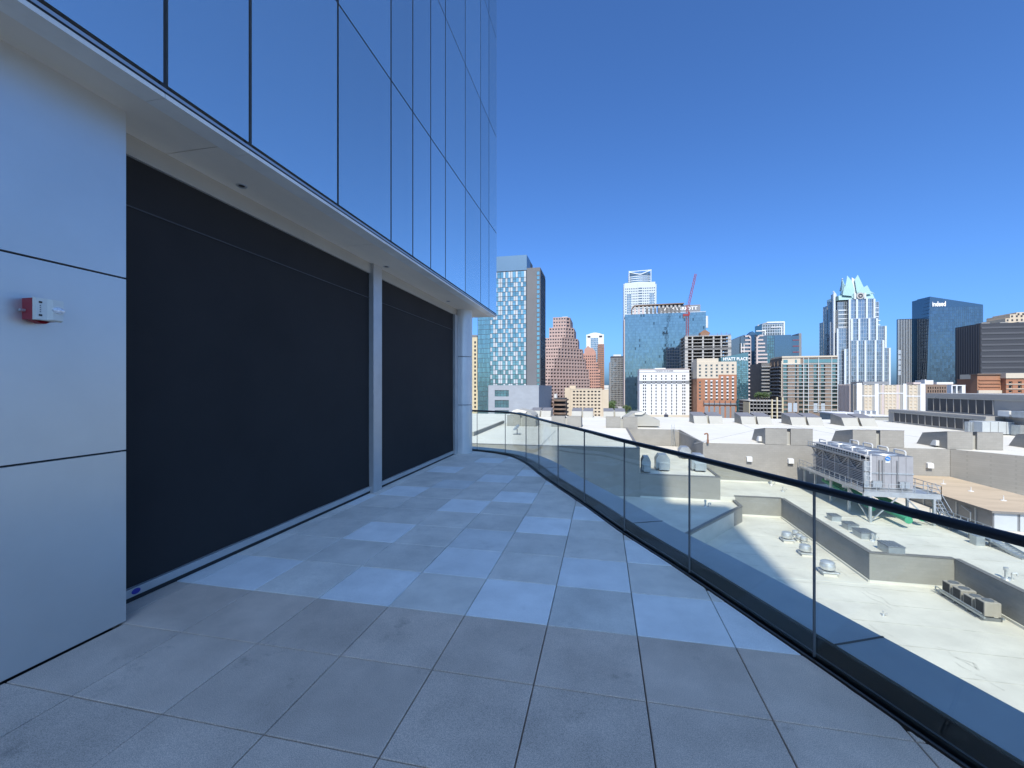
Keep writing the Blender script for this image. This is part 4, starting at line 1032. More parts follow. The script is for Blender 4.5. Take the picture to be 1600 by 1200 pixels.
# ------------------------------------------------------------------ stepped pink tower
Y = 450; t = bthing('stepped_pink_tower', 'pink granite office tower stepping up to a narrow top with rows of dark windows', 880, Y)
tiers = [(864, 884.5, 891, 495.5, 511.5), (858, 884, 897, 511.5, 527.5), (851, 878, 903, 527.5, 543), (845, 872, 910, 543, 559), (840, 866, 914.5, 559, 575), (836, 860, 920, 575, 591), (832, 855.5, 921.5, 591, 640)]
fhp = 4.96; WT = MB(); WP = []; TP = MB()
for i, (pl, pc, pr_, yt, yb) in enumerate(tiers):
    Yt = Y-5.0*i; xl, xc = X(pl, Yt), X(pc, Yt); zt = ZZ(880, yt, Yt); zb = ZZ(880, yb, Yt) if i < 6 else ZG
    d = 5.
    for _ in range(30): xr = X(pr_, Yt+d); d = max(.8, xr-xc)
    nr = max(3, round((ZZ(880, yt, Y)-zb)/(fhp*Y/662))); H = zt-zb; nr = round(H/ (fhp*455/660.)) ; rh = H/nr
    rows = [(rh*(k+.30), rh*(k+.72)) for k in range(nr)]
    u, n = FACE['S']; W = xc-xl; nc = max(4, round(W/2.75))
    pn = []; sheet(WT, (xl, Yt, zb), u, n, W, H, even(W, nc, .6), rows, .45, pn); WP += pn
    u2 = Vector((xr-xc, d, 0)).normalized(); n2 = Vector((u2.y, -u2.x, 0)); W2 = math.hypot(xr-xc, d); nc2 = max(1, round(W2/4.0)); pn = []
    sheet(WT, (xc, Yt, zb), u2, n2, W2, H, even(W2, nc2, .66), [(rh*(k+.22), rh*(k+.74)) for k in range(nr)], .9, pn); WP += pn
    poly = [(xl, Yt), (xc, Yt), (xr, Yt+d), (xr, Yt+45), (xl, Yt+45)]
    WT.poly([(a, b, zt) for a, b in poly]); WT.poly([(xr, Yt+d, zb), (xr, Yt+45, zb), (xr, Yt+45, zt), (xr, Yt+d, zt)]); WT.poly([(xl, Yt, zb), (xl, Yt, zt), (xl, Yt+45, zt), (xl, Yt+45, zb)]); WT.poly([(xl, Yt+45, zb), (xl, Yt+45, zt), (xr, Yt+45, zt), (xr, Yt+45, zb)])
    for k in range(nr):
        pass
WT.build('wall', 'pink', t); WP.sort(key=lambda p: -p[0].z); windows(WP, t, 'g_dark', 'pink_pale', cap=300)
MB().box(X(877, Y), X(886, Y), Y+8, Y+20, ZZ(880, 495.5, Y)+.01, ZZ(880, 493, Y)).build('roof_plant', 'white_paint', t)
# ------------------------------------------------------------------ pink gabled tower behind
Y = 540; t = bthing('gabled_granite_tower', 'salmon granite tower with a plain gabled top behind the stepped pink one', 922, Y)
b = MB(); pn = []; x0, x1, x2 = X(908, Y), X(931, Y), X(938, Y); zt, z2, z3 = ZZ(920, 552, Y), ZZ(934, 566, Y), ZZ(934, 577, Y)
rw = lambda z: [(k*3.6+1.1, k*3.6+2.6) for k in range(int((z-ZG)/3.6))]
block(b, x0, x1, Y, Y+30, ZG, zt, {'S': (even(x1-x0, 7, .55), rw(zt))}, .4, pn); block(b, x1+.01, X(934.5, Y), Y, Y+28, ZG, z2, {'S': (even(X(934.5, Y)-x1, 1, .8), rw(z2))}, .4, pn); block(b, X(934.5, Y)+.01, x2, Y, Y+26, ZG, z3, {'S': (even(x2-X(934.5, Y), 1, .8), rw(z3))}, .4, pn)
b.build('wall', 'pink_deep', t); windows(pn, t, single=False)
b = MB()
for a, c, top in ((x0+4, x1-5, 540), (x0+9, x1-.5, 543)):
    b.extr([(a, Y+.5, zt+.01), (c, Y+.5, zt+.01), (c, Y+.5, ZZ(920, top+6, Y)), ((a+c)/2, Y+.5, ZZ(920, top, Y)), (a, Y+.5, ZZ(920, top+6, Y))], (0, 12, 0))
    Y += .9
b.build('gable', 'pink_deep', t)
# white and orange banded tower
Y = 620; t = bthing('white_crowned_tower', 'slim white crowned tower with a blue glass centre and orange flank', 930, Y)
x0, xa, xb, x1 = X(916, Y), X(923, Y), X(934.5, Y), X(943.5, Y); zt = ZZ(930, 522.5, Y)
MB().box(x0, x1, Y+.6, Y+25, ZG, zt-.2).build('body', 'white_wall', t)
MB().box(x0, xa, Y, Y+.59, ZG, zt).build('white_flank', 'white_wall', t); MB().box(xb, x1, Y, Y+.59, ZZ(938, 538, Y), zt).build('white_flank', 'white_wall', t)
o = MB(); f_ = MB(); curtain(o, f_, (xb, Y, ZG), *FACE['S'], x1-xb, ZZ(938, 538, Y)-.2-ZG, 3, 34, 1.1, .1, .0); o.build('flank_glass', 'g_grey', t, kind='stuff'); f_.build('orange_bands', 'orange_brick_deep', t, kind='stuff')
o = MB(); f_ = MB(); curtain(o, f_, (xa+.1, Y+.1, ZG), *FACE['S'], xb-xa-.2, ZZ(928, 528, Y)-ZG, 5, 36, .5, .1, .01); o.build('centre_glass', 'g_blue', t, kind='stuff'); f_.build('centre_bands', 'mullion_pale', t, kind='stuff')
for pa, pb in ((918, 922.5), (936, 941)): MB().box(X(pa, Y), X(pb, Y), Y-.05, Y+.02, ZZ(930, 527.5, Y), ZZ(930, 524.5, Y)).build('top_opening', 'balcony_dark', t)
b = MB(); m_ = [(X(918+23*k/10, Y), Y+1, ZZ(930, 522.5-3*math.sin(math.pi*k/10), Y)) for k in range(11)]; b.extr(m_, (0, 15, 0)); b.build('curved_roof', 'white_wall', t)
# ------------------------------------------------------------------ tan eight row block
Y = 340; t = bthing('tan_block', 'tan mid rise block with a square grid of small dark windows', 912, Y)
b = MB(); pn = []; x0, xm, x1 = X(891, Y), X(941, Y), X(951, Y); zt = ZZ(915, 608, Y)
cols = [(X(845+q/7.06-1.75, Y)-x0, X(845+q/7.06+1.75, Y)-x0) for q in (366, 404, 441, 480, 527, 566, 604, 644)]
block(b, x0, xm, Y, Y+18, ZG, zt, {'S': (cols, zrows(915, Y, ZG, [485+q/7.06 for q in (896, 933, 970, 1006, 1043, 1080, 1117, 1154)], 2.6))}, .35, pn)
block(b, xm+.02, x1, Y+1.2, Y+18, ZG, ZZ(945, 609, Y)); block(b, X(882.5, Y), x0-.02, Y-.6, Y+16, ZG, ZZ(887, 606, Y)); block(b, X(889.5, Y), X(899, Y), Y+4, Y+14, zt-.5, ZZ(894, 602.5, Y))
b.build('wall', 'tan_wall', t); windows(pn, t, 'g_dark', 'tan_wall')
MB().box(x0, xm, Y-.15, Y+.2, zt+.005, zt+.5).build('cornice', 'cream_wall', t)
# ------------------------------------------------------------------ dark slab in the street gap
Y = 620; t = bthing('dark_glass_slab', 'dark glass office slab standing alone in the street gap', 962, Y)
x0, x1 = X(954, Y), X(974, Y); zt = ZZ(962, 556.5, Y)
MB().box(x0+.1, x1, Y+.4, Y+30, ZG, zt).build('body', 'office_dark', t)
o = MB(); f_ = MB(); curtain(o, f_, (x0, Y, ZG), *FACE['S'], x1-x0, zt-ZG-3, 9, 26, .5, .2, .03); o.build('panes', 'g_grey', t, kind='stuff'); f_.build('bands', 'hall_grey', t, kind='stuff')
MB().box(X(952, Y), x0-.05, Y+1, Y+20, ZG, ZZ(953, 566, Y)).build('pale_flank', 'grey_band', t); MB().box(x0+4, x1-3, Y+4, Y+14, zt+.01, zt+2.6).build('roof_plant', 'white_paint', t)
# small far street buildings
for i, (pa, pb, y_, Yd, m, lb) in enumerate(((944, 951, 602, 800, 'white_paint', 'small far pale building at the end of the tan block street'), (958, 964, 616, 700, 'grey_band', 'small far grey building low in the street gap'), (963, 969, 612, 760, 'pink_deep', 'small far pinkish brick building in the street gap'), (968, 975, 618, 660, 'concrete', 'small far concrete building beside the blue glass hotel'))):
    t = bthing('street_building', lb, pa, Yd); b = MB(); pn = []; x0, x1 = X(pa, Yd), X(pb, Yd); zt = ZZ(pa, y_, Yd); W = x1-x0
    block(b, x0, x1, Yd, Yd+25, ZG, zt, {'S': (even(W, 4, .5), [(k*3.4+1.2, k*3.4+2.6) for k in range(max(1, int((zt-ZG)/3.5)))])}, .3, pn); b.build('wall', m, t); windows(pn, t, cap=40)
# ------------------------------------------------------------------ tall white residential tower (far)
Y = 690; t = bthing('white_condo_tower', 'very tall pale residential tower with a curved glass crown behind the blue hotel', 1000, Y)
xl, xr = X(976.5, Y), X(1024, Y); zt = ZZ(1000, 441, Y); b = MB(); pn = []
xm0, xm1 = X(996.5, Y), X(1004.5, Y); fhh = ZZ(1000, 441, Y)-ZZ(1000, 445, Y)
rows = [(k*fhh+fhh*.25, k*fhh+fhh*.75) for k in range(int((zt-ZG)/fhh)-1)]
for a, c, nc, dy in ((xl, xm0, 7, 1.2), (xm0+.05, xm1, 1, 0), (xm1+.05, xr, 7, 1.2)):
    block(b, a, c, Y+dy, Y+30, ZG, zt, {'S': (even(c-a, nc, .8 if nc == 1 else .55), rows)}, .8, pn)
b.build('wall', 'glass_white', t); windows(pn, t, 'g_grey', single=False)
for a, c in ((979.5, 986.5), (1015, 1022)):
    o = MB(); f_ = MB(); curtain(o, f_, (X(a, Y), Y+.9, ZG), *FACE['S'], X(c, Y)-X(a, Y), ZZ(983, 459, Y)-ZG, 3, 50, .35, .15, .02); o.build('corner_glass', 'g_aust', t, kind='stuff'); f_.build('corner_bands', 'silver_fin', t, kind='stuff')
b = MB(); g = MB(); c0, c1 = X(982.5, Y), X(1017, Y)
def arc(k, n, bul=4): return (c0+(c1-c0)*k/n, Y+6-bul*math.sin(math.pi*k/n))
for lv in range(5):
    z = zt+lv*(ZZ(1000, 425, Y)-zt)/5; P_ = [arc(k, 12) for k in range(13)]+[(c1, Y+24), (c0, Y+24)]
    b.prism(P_, z+.01, z+1.2); Q = [arc(k, 12, 3.7) for k in range(13)]+[(c1-.4, Y+23), (c0+.4, Y+23)]; g.prism(Q, z+1.21, z+(ZZ(1000, 425, Y)-zt)/5)
b.build('crown_slab', 'silver_fin', t); g.build('crown_glass', 'g_aust', t)
b = MB()
for pa, pb, ya, yb in ((982.5, 1001, 424, 428.5), (1001, 1018, 428.5, 422)): b.beam((X(pa, Y), Y+1.5, ZZ(1000, ya, Y)), (X(pb, Y), Y+1.5, ZZ(1000, yb, Y)), 1.0, 1.3)
for pa in (983, 1017.3): b.beam((X(pa, Y), Y+1.5, zt), (X(pa, Y), Y+1.5, ZZ(1000, 422, Y)), .9)
b.beam((X(983, Y), Y+3, ZZ(1000, 423, Y)), (X(1017.3, Y), Y+3, ZZ(1000, 422, Y)), 1.0); b.build('crown_frame', 'silver_fin', t)
MB().box(X(974.5, Y), xl-.05, Y+2, Y+28, ZG, ZZ(975, 443, Y)).build('grey_flank', 'mullion_pale', t); MB().box(xr+.05, X(1026, Y), Y+2, Y+28, ZG, ZZ(1025, 443, Y)).build('grey_flank', 'mullion_pale', t)
# ------------------------------------------------------------------ blue glass convention hotel
Y = 470; t = bthing('blue_glass_hotel', 'broad blue glass hotel slab with a curved brown rooftop canopy and sign', 1040, Y)
x0, x1 = X(976.5, Y), X(1103, Y); zt = ZZ(1040, 489.5, Y)
MB().box(x0+.2, x1-.2, Y+.5, Y+22, ZG, zt-.1).build('body', 'hotel_grey', t)
o = MB(); f_ = MB(); curtain(o, f_, (x0, Y, ZG), *FACE['S'], x1-x0, zt-ZG, 56, 36, .14, .05, .012, vdep=.0); f2 = MB()
o.build('glass_panes', 'g_blue', t, kind='stuff'); f_.build('floor_lines', 'g_blue_dk', t, kind='stuff')
MB().box(X(975, Y), x0-.05, Y+.6, Y+20, ZG, ZZ(976, 499, Y)).build('west_flank', 'pink_pale', t)
b = MB()
for k in range(18):
    zz_ = zt-6-k*5.0
    if zz_ < ZG+8: break
o = MB(); f_ = MB(); lx0, lx1 = X(1041, Y), X(1064, Y); curtain(o, f_, (lx0, Y-.12, ZG), *FACE['S'], lx1-lx0, ZZ(1050, 543, Y)-ZG, 9, 22, .3, .06, .02); MB().box(lx0, lx1, Y-.1, Y-.01, ZG, ZZ(1050, 543, Y)+.2).build('lower_bay', 'g_navy', t); o.build('lower_panes', 'g_blue_dk', t, kind='stuff'); f_.build('lower_bands', 'mullion', t, kind='stuff')
sw = MB().box(X(1030, Y), X(1095, Y), Y+1.5, Y+14, zt+.01, ZZ(1080, 475.8, Y)).build('sign_wall', 'grey_band', t)
sx0, sx1 = X(1034, Y), X(1090.5, Y)
text('sign_lettering', 'JW MARRIOTT', 4.6, 'sign_white', sw, ((sx0+sx1)/2, Y+1.3, ZZ(1075, 481.8, Y)), .12, width=sx1-sx0, bold=.04)
cn = MB(); top = ZZ(1030, 474.6, Y); P_ = []
for k in range(7):
    a = math.pi/2*k/6; P_.append((X(988+5*(1-math.sin(a)) if False else 993-5*math.sin(a), Y), ZZ(1030, 475.4+6*(1-math.cos(a)), Y)))
q = [(X(1069, Y), top), (X(1069, Y), top-1.0)]+[(x, z-1.0) for x, z in P_]+[(P_[-1][0]-.01, zt)]+[(P_[-1][0]-1.0, zt)]+[(x-.9*(i/6), z) for i, (x, z) in reversed(list(enumerate(P_)))]
cn.extr([(x, Y-.8, z) for x, z in q], (0, 9, 0)); co_ = cn.build('roof_canopy', 'brown_wall', t)
for k in range(13):
    px = 990.5+k*6.3
    if px > 1066: break
    MB().box(X(px, Y), X(px+3.3, Y), Y-.2, Y+.6, zt+.02, ZZ(1030, 477.5, Y)).build('canopy_panel', 'pink_pale' if k < 3 else 'concrete_dark', t)
    MB().box(X(px+.2, Y), X(px+3.1, Y), Y-.35, Y-.21, ZZ(1030, 481.5, Y), ZZ(1030, 478, Y)).build('canopy_shutter', 'concrete', t)
MB().cyl((X(1104.5, Y), Y+2, ZZ(1104, 512, Y)), (X(1104.5, Y), Y+2, ZZ(1104, 493.5, Y)), 1.7, 16).build('white_flue', 'white_paint', t)
MB().box(x0, x1, Y-.1, Y+.4, zt+.005, zt+.7).build('parapet', 'mullion_pale', t)
# ------------------------------------------------------------------ concrete frame under construction and crane
Y = 400; t = bthing('concrete_frame_building', 'unfinished concrete frame building with open floors under a red crane', 1100, Y)
x0, x1 = X(1071, Y), X(1141.5, Y); xw = X(1064, Y+14); zt = ZZ(1100, 524.5, Y); fs_ = 5.27*Y/ray(1105)[1]/F
nfl = int((zt-ZG)/fs_)
for k in range(nfl+1):
    z = zt-k*fs_
    MB().box(x0-.4, x1+.4, Y-.4, Y+26, z-.5, z).build('floor_slab', 'concrete', t)
for px, w_ in ((1072.5, 2.6), (1082, 1.1), (1098.5, 1.3), (1115, 1.2), (1127, 1.1), (1140, 2.6)):
    MB().box(X(px, Y)-w_/2, X(px, Y)+w_/2, Y-.1, Y+1.6, ZG, zt-.52).build('column', 'concrete', t)
for yy in (12, 24):
    for px in (1072.5, 1098.5, 1127, 1140): MB().box(X(px, Y)-.6, X(px, Y)+.6, Y+yy, Y+yy+1.2, ZG, zt-.52).build('column', 'concrete', t)
MB().box(X(1084, Y), X(1126, Y), Y+9, Y+20, ZG, zt+.01).build('core_wall', 'concrete_dark', t)
MB().box(x0+1, x1-1, Y+25.2, Y+25.6, ZG, zt-.6).build('rear_screen', 'balcony_dark', t)
for k in (3, 4): MB().box(x0-.55, x1+.55, Y-.56, Y-.42, zt-k*fs_+.02, zt-(k-1)*fs_-.6 if k == 3 else zt-k*fs_+1.2).build('debris_net', 'concrete_dark', t) if k == 4 else None
b = MB(); railing(b, [(x0, Y+8, zt), (x0, Y, zt), (x1, Y, zt), (x1, Y+8, zt)], 1.3, 2.2, .06); b.build('edge_rail', 'grey_band', t)
MB().box(X(1098, Y), X(1112, Y), Y+8, Y+16, zt+.02, ZZ(1105, 519, Y)).build('formwork', 'rust', t)
MB().extr([(X(1096, Y), Y+8, ZZ(1105, 519, Y)), (X(1114, Y), Y+8, ZZ(1105, 519, Y)), (X(1107, Y), Y+8, ZZ(1105, 514, Y)), (X(1103, Y), Y+8, ZZ(1105, 514, Y))], (0, 6, 0)).build('formwork_table', 'rust', t)
for px, h in ((1122, 2.5), (1128, 3.5), (1136, 3)): MB().cyl((X(px, Y), Y+2, zt), (X(px, Y), Y+2, zt+h), .12, 6).build('rebar_post', 'rust', t)
cr_ = thing('tower_crane', 'red lattice luffing crane with raised jib above the concrete frame building', 'crane', (X(1074, Y+6), Y+6, ZG))
Yc = Y+6; mx, mw = X(1074, Yc), 1.0
def lattice(b, A_, B_, w_, n_, r=.14):
    A_, B_ = Vector(A_), Vector(B_); d = (B_-A_).normalized(); u_ = Vector((0, 1, 0)); v_ = d.cross(u_).normalized(); off = [u_*w_+v_*w_, u_*w_-v_*w_, -u_*w_-v_*w_, -u_*w_+v_*w_]
    for q in off: b.beam(A_+q, B_+q, r*1.6)
    for k in range(n_):
        p0, p1 = A_.lerp(B_, k/n_), A_.lerp(B_, (k+1)/n_)
        for i in range(4):
            b.beam(p0+off[i], p1+off[(i+1) % 4], r); b.beam(p0+off[i], p0+off[(i+1) % 4], r)
b = MB(); lattice(b, (mx, Yc, ZG), (mx, Yc, ZZ(1074, 493, Yc)), mw, 30); b.build('mast', 'crane_red', cr_)
jb = Vector((X(1073.5, Yc), Yc, ZZ(1074, 488, Yc))); jt = Vector((X(1087, Yc), Yc, ZZ(1087, 428, Yc)))
b = MB(); lattice(b, jb, jt, .75, 16, .12); b.build('jib', 'crane_red', cr_)
b = MB(); at = Vector((X(1072, Yc), Yc, ZZ(1072, 477, Yc))); b.beam((mx-1, Yc, ZZ(1072, 489, Yc)), at, .4); b.beam((mx+1.5, Yc, ZZ(1072, 489, Yc)), at, .4); b.build('a_frame', 'crane_red', cr_)
MB().box(X(1067, Yc), X(1076.5, Yc), Yc-1.2, Yc+1.2, ZZ(1072, 494, Yc), ZZ(1072, 490.5, Yc)).build('machinery_deck', 'crane_red', cr_)
MB().box(X(1067, Yc), X(1069.5, Yc), Yc-1, Yc+1, ZZ(1072, 497, Yc), ZZ(1072, 493.8, Yc)).build('counterweight', 'concrete_dark', cr_)
MB().box(X(1075, Yc), X(1077.5, Yc), Yc-1.6, Yc-.2, ZZ(1072, 492.5, Yc), ZZ(1072, 488, Yc)).build('cab', 'crane_red', cr_)
b = MB(); b.tube([tuple(at), tuple(jt)], .07, 5); b.build('pendant_line', 'sign_dark', cr_)
# ------------------------------------------------------------------ white hotel with paired windows
Y = 345; t = bthing('white_hotel', 'white mid rise hotel with neat columns of small dark windows and one grey band', 1037, Y)
x0, x1 = X(999, Y), X(1077, Y); zt = ZZ(1037, 577, Y); b = MB(); pn = []
k8 = 8.42; cpx = [985+q/k8 for q in (172, 199, 278, 338, 411, 468, 544, 606, 690, 716)]
cols = [(X(p-.95, Y)-x0, X(p+.95, Y)-x0) for p in cpx]
rows = zrows(1037, Y, ZG, [540+q/k8 for q in (400, 438, 480, 522, 562, 603, 644, 685, 725, 766, 808, 850, 892, 934)], 3.0)
block(b, x0, x1, Y, Y+18, ZG, zt, {'S': (cols, rows), 'W': (even(18, 3, .3), rows)}, .35, pn); b.build('wall', 'white_wall', t); windows(pn, t, 'g_dark', 'grey_band')
zb0, zb1 = ZZ(1037, 599.8, Y), ZZ(1037, 594.9, Y)
bb = MB(); pcol = [(0, cols[0][0])]+[(cols[i][1], cols[i+1][0]) for i in range(9)]+[(cols[9][1], x1-x0)]
for a, c in pcol: bb.box(x0+a-(.12 if a == 0 else 0), x0+c, Y-.1, Y-.005, zb0, zb1)
bb.build('grey_band', 'grey_band', t)
MB().box(x0-.3, x1+.3, Y-.35, Y-.01, zt-.25, zt+.35).build('cornice', 'pink_pale', t); MB().box(x0, x1, Y-.12, Y-.01, ZZ(1037, 581.9, Y), ZZ(1037, 581.3, Y)).build('string_course', 'grey_band', t)
MB().box(x0-.05, x1+.05, Y-.25, Y-.01, ZG, ZZ(1037, 648, Y)).build('base_course', 'cream_wall', t)
MB().box(X(1024, Y), X(1041, Y), Y+3, Y+12, zt+.01, ZZ(1037, 574.8, Y)).build('roof_plant', 'white_wall', t)
text('sign_lettering', 'Hampton Inn & Suites', 2.2, 'sign_dark', t, (X(1038, Y), Y-.05, ZZ(1037, 579.4, Y)), .06, width=X(1051.5, Y)-X(1024.5, Y))
MB().box(X(1032, Y), X(1049, Y), Y-6, Y-.26, ZZ(1040, 655, Y), ZZ(1040, 651.5, Y)).build('entrance_canopy', 'g_teal', t); MB().box(X(1036.5, Y), X(1043, Y), Y-4, Y-3.7, ZZ(1040, 651, Y), ZZ(1040, 647, Y)).build('entrance_sign', 'sign_dark', t)
# ------------------------------------------------------------------ orange brick hotel with teal glass end
Y = 330; t = bthing('orange_brick_hotel', 'orange brick and cream hotel with a teal glass end carrying a sign', 1120, Y)
O6 = lambda q: 1050+q/7.5
R6 = lambda q: 500+q/7.5
x0, xm, x1 = X(O6(292), Y), X(O6(545), Y), X(O6(757), Y); ztl, ztr = ZZ(1100, R6(450), Y), ZZ(1140, R6(487), Y)
zcl, zcr = ZZ(1100, R6(684), Y), ZZ(1140, R6(640), Y)
rws = zrows(1115, Y, ZG, [R6(q) for q in (533, 573, 612, 652, 692, 733, 772, 811, 850, 889, 928)], 3.2)
c1 = [(X(O6(q-13), Y)-x0, X(O6(q+13), Y)-x0) for q in (328, 401, 463, 526)]; c2 = [(X(O6(q-13), Y)-xm, X(O6(q+13), Y)-xm) for q in (588, 651, 714)]
for a, c, cc_, zs_, ze_ in ((x0, xm, c1, zcl, ztr), (xm, x1, c2, zcr, ztr)):
    for lo, hi, m in ((ZG, zs_, 'orange_brick'), (zs_, ze_, 'cream_wall')):
        b = MB(); pn = []; rr_ = [(r0+ZG-lo, r1+ZG-lo) for r0, r1 in rws if r0+ZG > lo-.2 and r1+ZG < hi-.3]
        rr_ = [(max(r0, .02), r1) for r0, r1 in rr_]
        block(b, a+.005, c-.005, Y, Y+20, lo, hi-.002, {'S': (cc_, rr_)}, .35, pn); b.build('wall', m, t); windows(pn, t, 'g_grey', 'cream_wall')
MB().box(X(O6(292), Y), X(O6(545), Y), Y+.3, Y+14, ztr+.002, ztl).build('parapet_block', 'cream_wall', t)
# white spandrels between windows, dark lintels on the brick part
for i, q in enumerate((401, 463, 526, 588, 651, 714)):
    for k in range(6 if q < 560 else 7):
        y_ = (712, 752, 792, 831, 870, 909, 955)[k] if q < 560 else (670, 712, 752, 792, 831, 870, 909)[k]
        MB().box(X(O6(q-13), Y), X(O6(q+13), Y), Y-.06, Y-.004, ZZ(1115, R6(y_+7), Y), ZZ(1115, R6(y_-7), Y)).build('spandrel', 'white_wall', t)
# balcony loggia and tall garage openings at the foot
MB().box(X(O6(375), Y), X(O6(755), Y), Y-.9, Y-.07, ZZ(1115, R6(990), Y), ZZ(1115, R6(972), Y)).build('balcony_slab', 'grey_band', t)
for q in (370, 432, 494, 556, 620, 684, 748): MB().box(X(O6(q-4), Y), X(O6(q+4), Y), Y-1.0, Y-.92, ZZ(1115, R6(1000), Y), ZZ(1115, R6(945), Y)).build('balcony_post', 'mullion', t)
for q in (404, 466, 528, 592, 655, 717): MB().box(X(O6(q-21), Y), X(O6(q+21), Y), Y-.12, Y-.006, ZG, ZZ(1115, R6(1010), Y)).build('tall_louvre', 'grey_band', t)
# west return
yw = YX(O6(228), x0); b = MB(); pn = []; b2 = MB()
block(b, x0-.02, x0-.01, Y+.01, yw, ZG, zcl, {'W': (even(yw-Y, 1, .12), [r for r in rws if r[1]+ZG < zcl-.5])}, .2, pn); b.build('side_wall', 'orange_brick_deep', t)
block(b2, x0-.02, x0-.01, Y+.01, yw, zcl+.01, ztr+1, {'W': (even(yw-Y, 1, .12), [(r0+ZG-zcl, r1+ZG-zcl) for r0, r1 in rws if r0+ZG > zcl+.2])}, .2, pn); b2.build('side_wall', 'cream_wall', t); windows(pn, t, 'g_dark', 'cream_wall')
MB().box(x0-.3, x0-.03, Y, yw, zcl-.15, zcl+.25).build('string_course', 'grey_band', t)
# teal glass end volume with sloping top
gx0, gx1 = X(O6(575), Y+6), X(O6(893), Y+6); b = MB(); Yg = Y+6
b.extr([(gx0, Yg, ZG), (gx1, Yg, ZG), (gx1, Yg, ZZ(1167, R6(378), Yg)), (gx0, Yg, ZZ(1127, R6(440), Yg))], (0, 18, 0)); b.build('glass_volume', 'g_teal_dk', t)
o = MB(); f_ = MB(); ga = X(O6(757), Yg); curtain(o, f_, (ga, Yg-.1, ZG), *FACE['S'], gx1-ga, ZZ(1160, R6(470), Yg)-ZG, 7, 34, .16, .06, .02); o.build('glass_panes', 'g_teal', t, kind='stuff'); f_.build('glass_bars', 'mullion', t, kind='stuff')
text('sign_lettering', 'HYATT PLACE', 3.0, 'sign_white', t, ((X(O6(600), Yg)+X(O6(882), Yg))/2, Yg-.35, ZZ(1150, R6(458), Yg)), .12, width=X(O6(882), Yg)-X(O6(598), Yg), bold=.03)
# ------------------------------------------------------------------ pink striped office with glass chevron
Y = 490; t = bthing('striped_office', 'office tower of pale pink stripes around a dark glass chevron bay', 1175, Y)
z = lambda q: ZZ(1175, R6(q), Y); xx = lambda q: X(O6(q), Y)
b = MB(); b.extr([(xx(690), Y+2, ZG), (xx(860), Y+2, ZG), (xx(860), Y+2, z(165)), (xx(690), Y+2, z(235))], (0, 24, 0)); b.build('slanted_glass_roof', 'g_grey', t)
MB().box(xx(805), xx(1120), Y+1, Y+22, ZG, z(190)).build('glass_body', 'g_grey', t)
b = MB(); b.extr([(xx(905), Y+.5, ZG), (xx(960), Y-2.5, ZG), (xx(1000), Y+.5, ZG)], (0, 0, z(175)-ZG)); b.extr([(xx(890), Y+.5, z(175)), (xx(1010), Y+.5, z(175)), (xx(945), Y+.5, z(130))], (0, 10, 0)); b.build('chevron_bay', 'g_navy', t)
for qa, qb in ((918, 936), (987, 1005)): MB().box(xx(qa), xx(qb), Y-.6, Y+.9, ZG, z(200)).build('pink_pier', 'pink_pale', t)
for (a, b_) in (((856, 190), (900, 185)), ((900, 185), (930, 215)), ((1068, 185), (1025, 185)), ((1025, 185), (995, 215))): MB().beam((xx(a[0]), Y+.1, z(a[1])), (xx(b_[0]), Y+.1, z(b_[1])), 1.2, 1.6).build('stepped_frame', 'pink_pale', t)
for k in range(26):
    q = 235+k*43.0; l0, r1 = (855 if q < 280 else 805), (1068 if q < 260 else 1090 if q < 380 else 1118)
    if z(q) < ZG+2: break
    for qa, qb in ((l0, 917), (1006, r1)): MB().box(xx(qa), xx(qb), Y-.3, Y+.9, z(q+9), z(q-9)).build('stripe_band', 'pink_pale', t)
b = MB()
for qa in (806, 838): b.box(xx(qa), xx(qa+10), Y-.35, Y-.31, z(380), z(270))
b.build('white_frame', 'white_paint', t)
# white framed tower far behind
Y = 640; t = bthing('framed_tower', 'far glass tower with a stepped white frame along its top', 1208, Y); z = lambda q: ZZ(1205, R6(q), Y); xx = lambda q: X(O6(q), Y)
MB().box(xx(1055), xx(1305), Y+.6, Y+28, ZG, z(40)).build('body', 'g_teal_dk', t)
o = MB(); f_ = MB(); curtain(o, f_, (xx(1060), Y+.3, ZG), *FACE['S'], xx(1300)-xx(1060), z(50)-ZG, 12, 30, .8, .15, .02); o.build('panes', 'g_teal_dk', t, kind='stuff'); f_.build('bands', 'mullion_pale', t, kind='stuff')
b = MB(); b.beam((xx(1050), Y+14, z(45)), (xx(1115), Y-.1, z(32)), 1.6); b.beam((xx(1110), Y, z(28)), (xx(1318), Y, z(28)), 1.6, 1.8); b.beam((xx(1313), Y, z(24)), (xx(1313), Y, ZG), 1.5); b.beam((xx(1160), Y-.1, z(85)), (xx(1285), Y-.1, z(85)), 1.4); b.beam((xx(1280), Y-.1, z(80)), (xx(1280), Y-.1, ZG), 1.2); b.beam((xx(985), Y-.2, z(125)), (xx(1095), Y-.2, z(125)), 1.4); b.beam((xx(1093), Y-.2, z(120)), (xx(1093), Y-.2, ZG), 1.2); b.build('white_frame', 'white_wall', t)
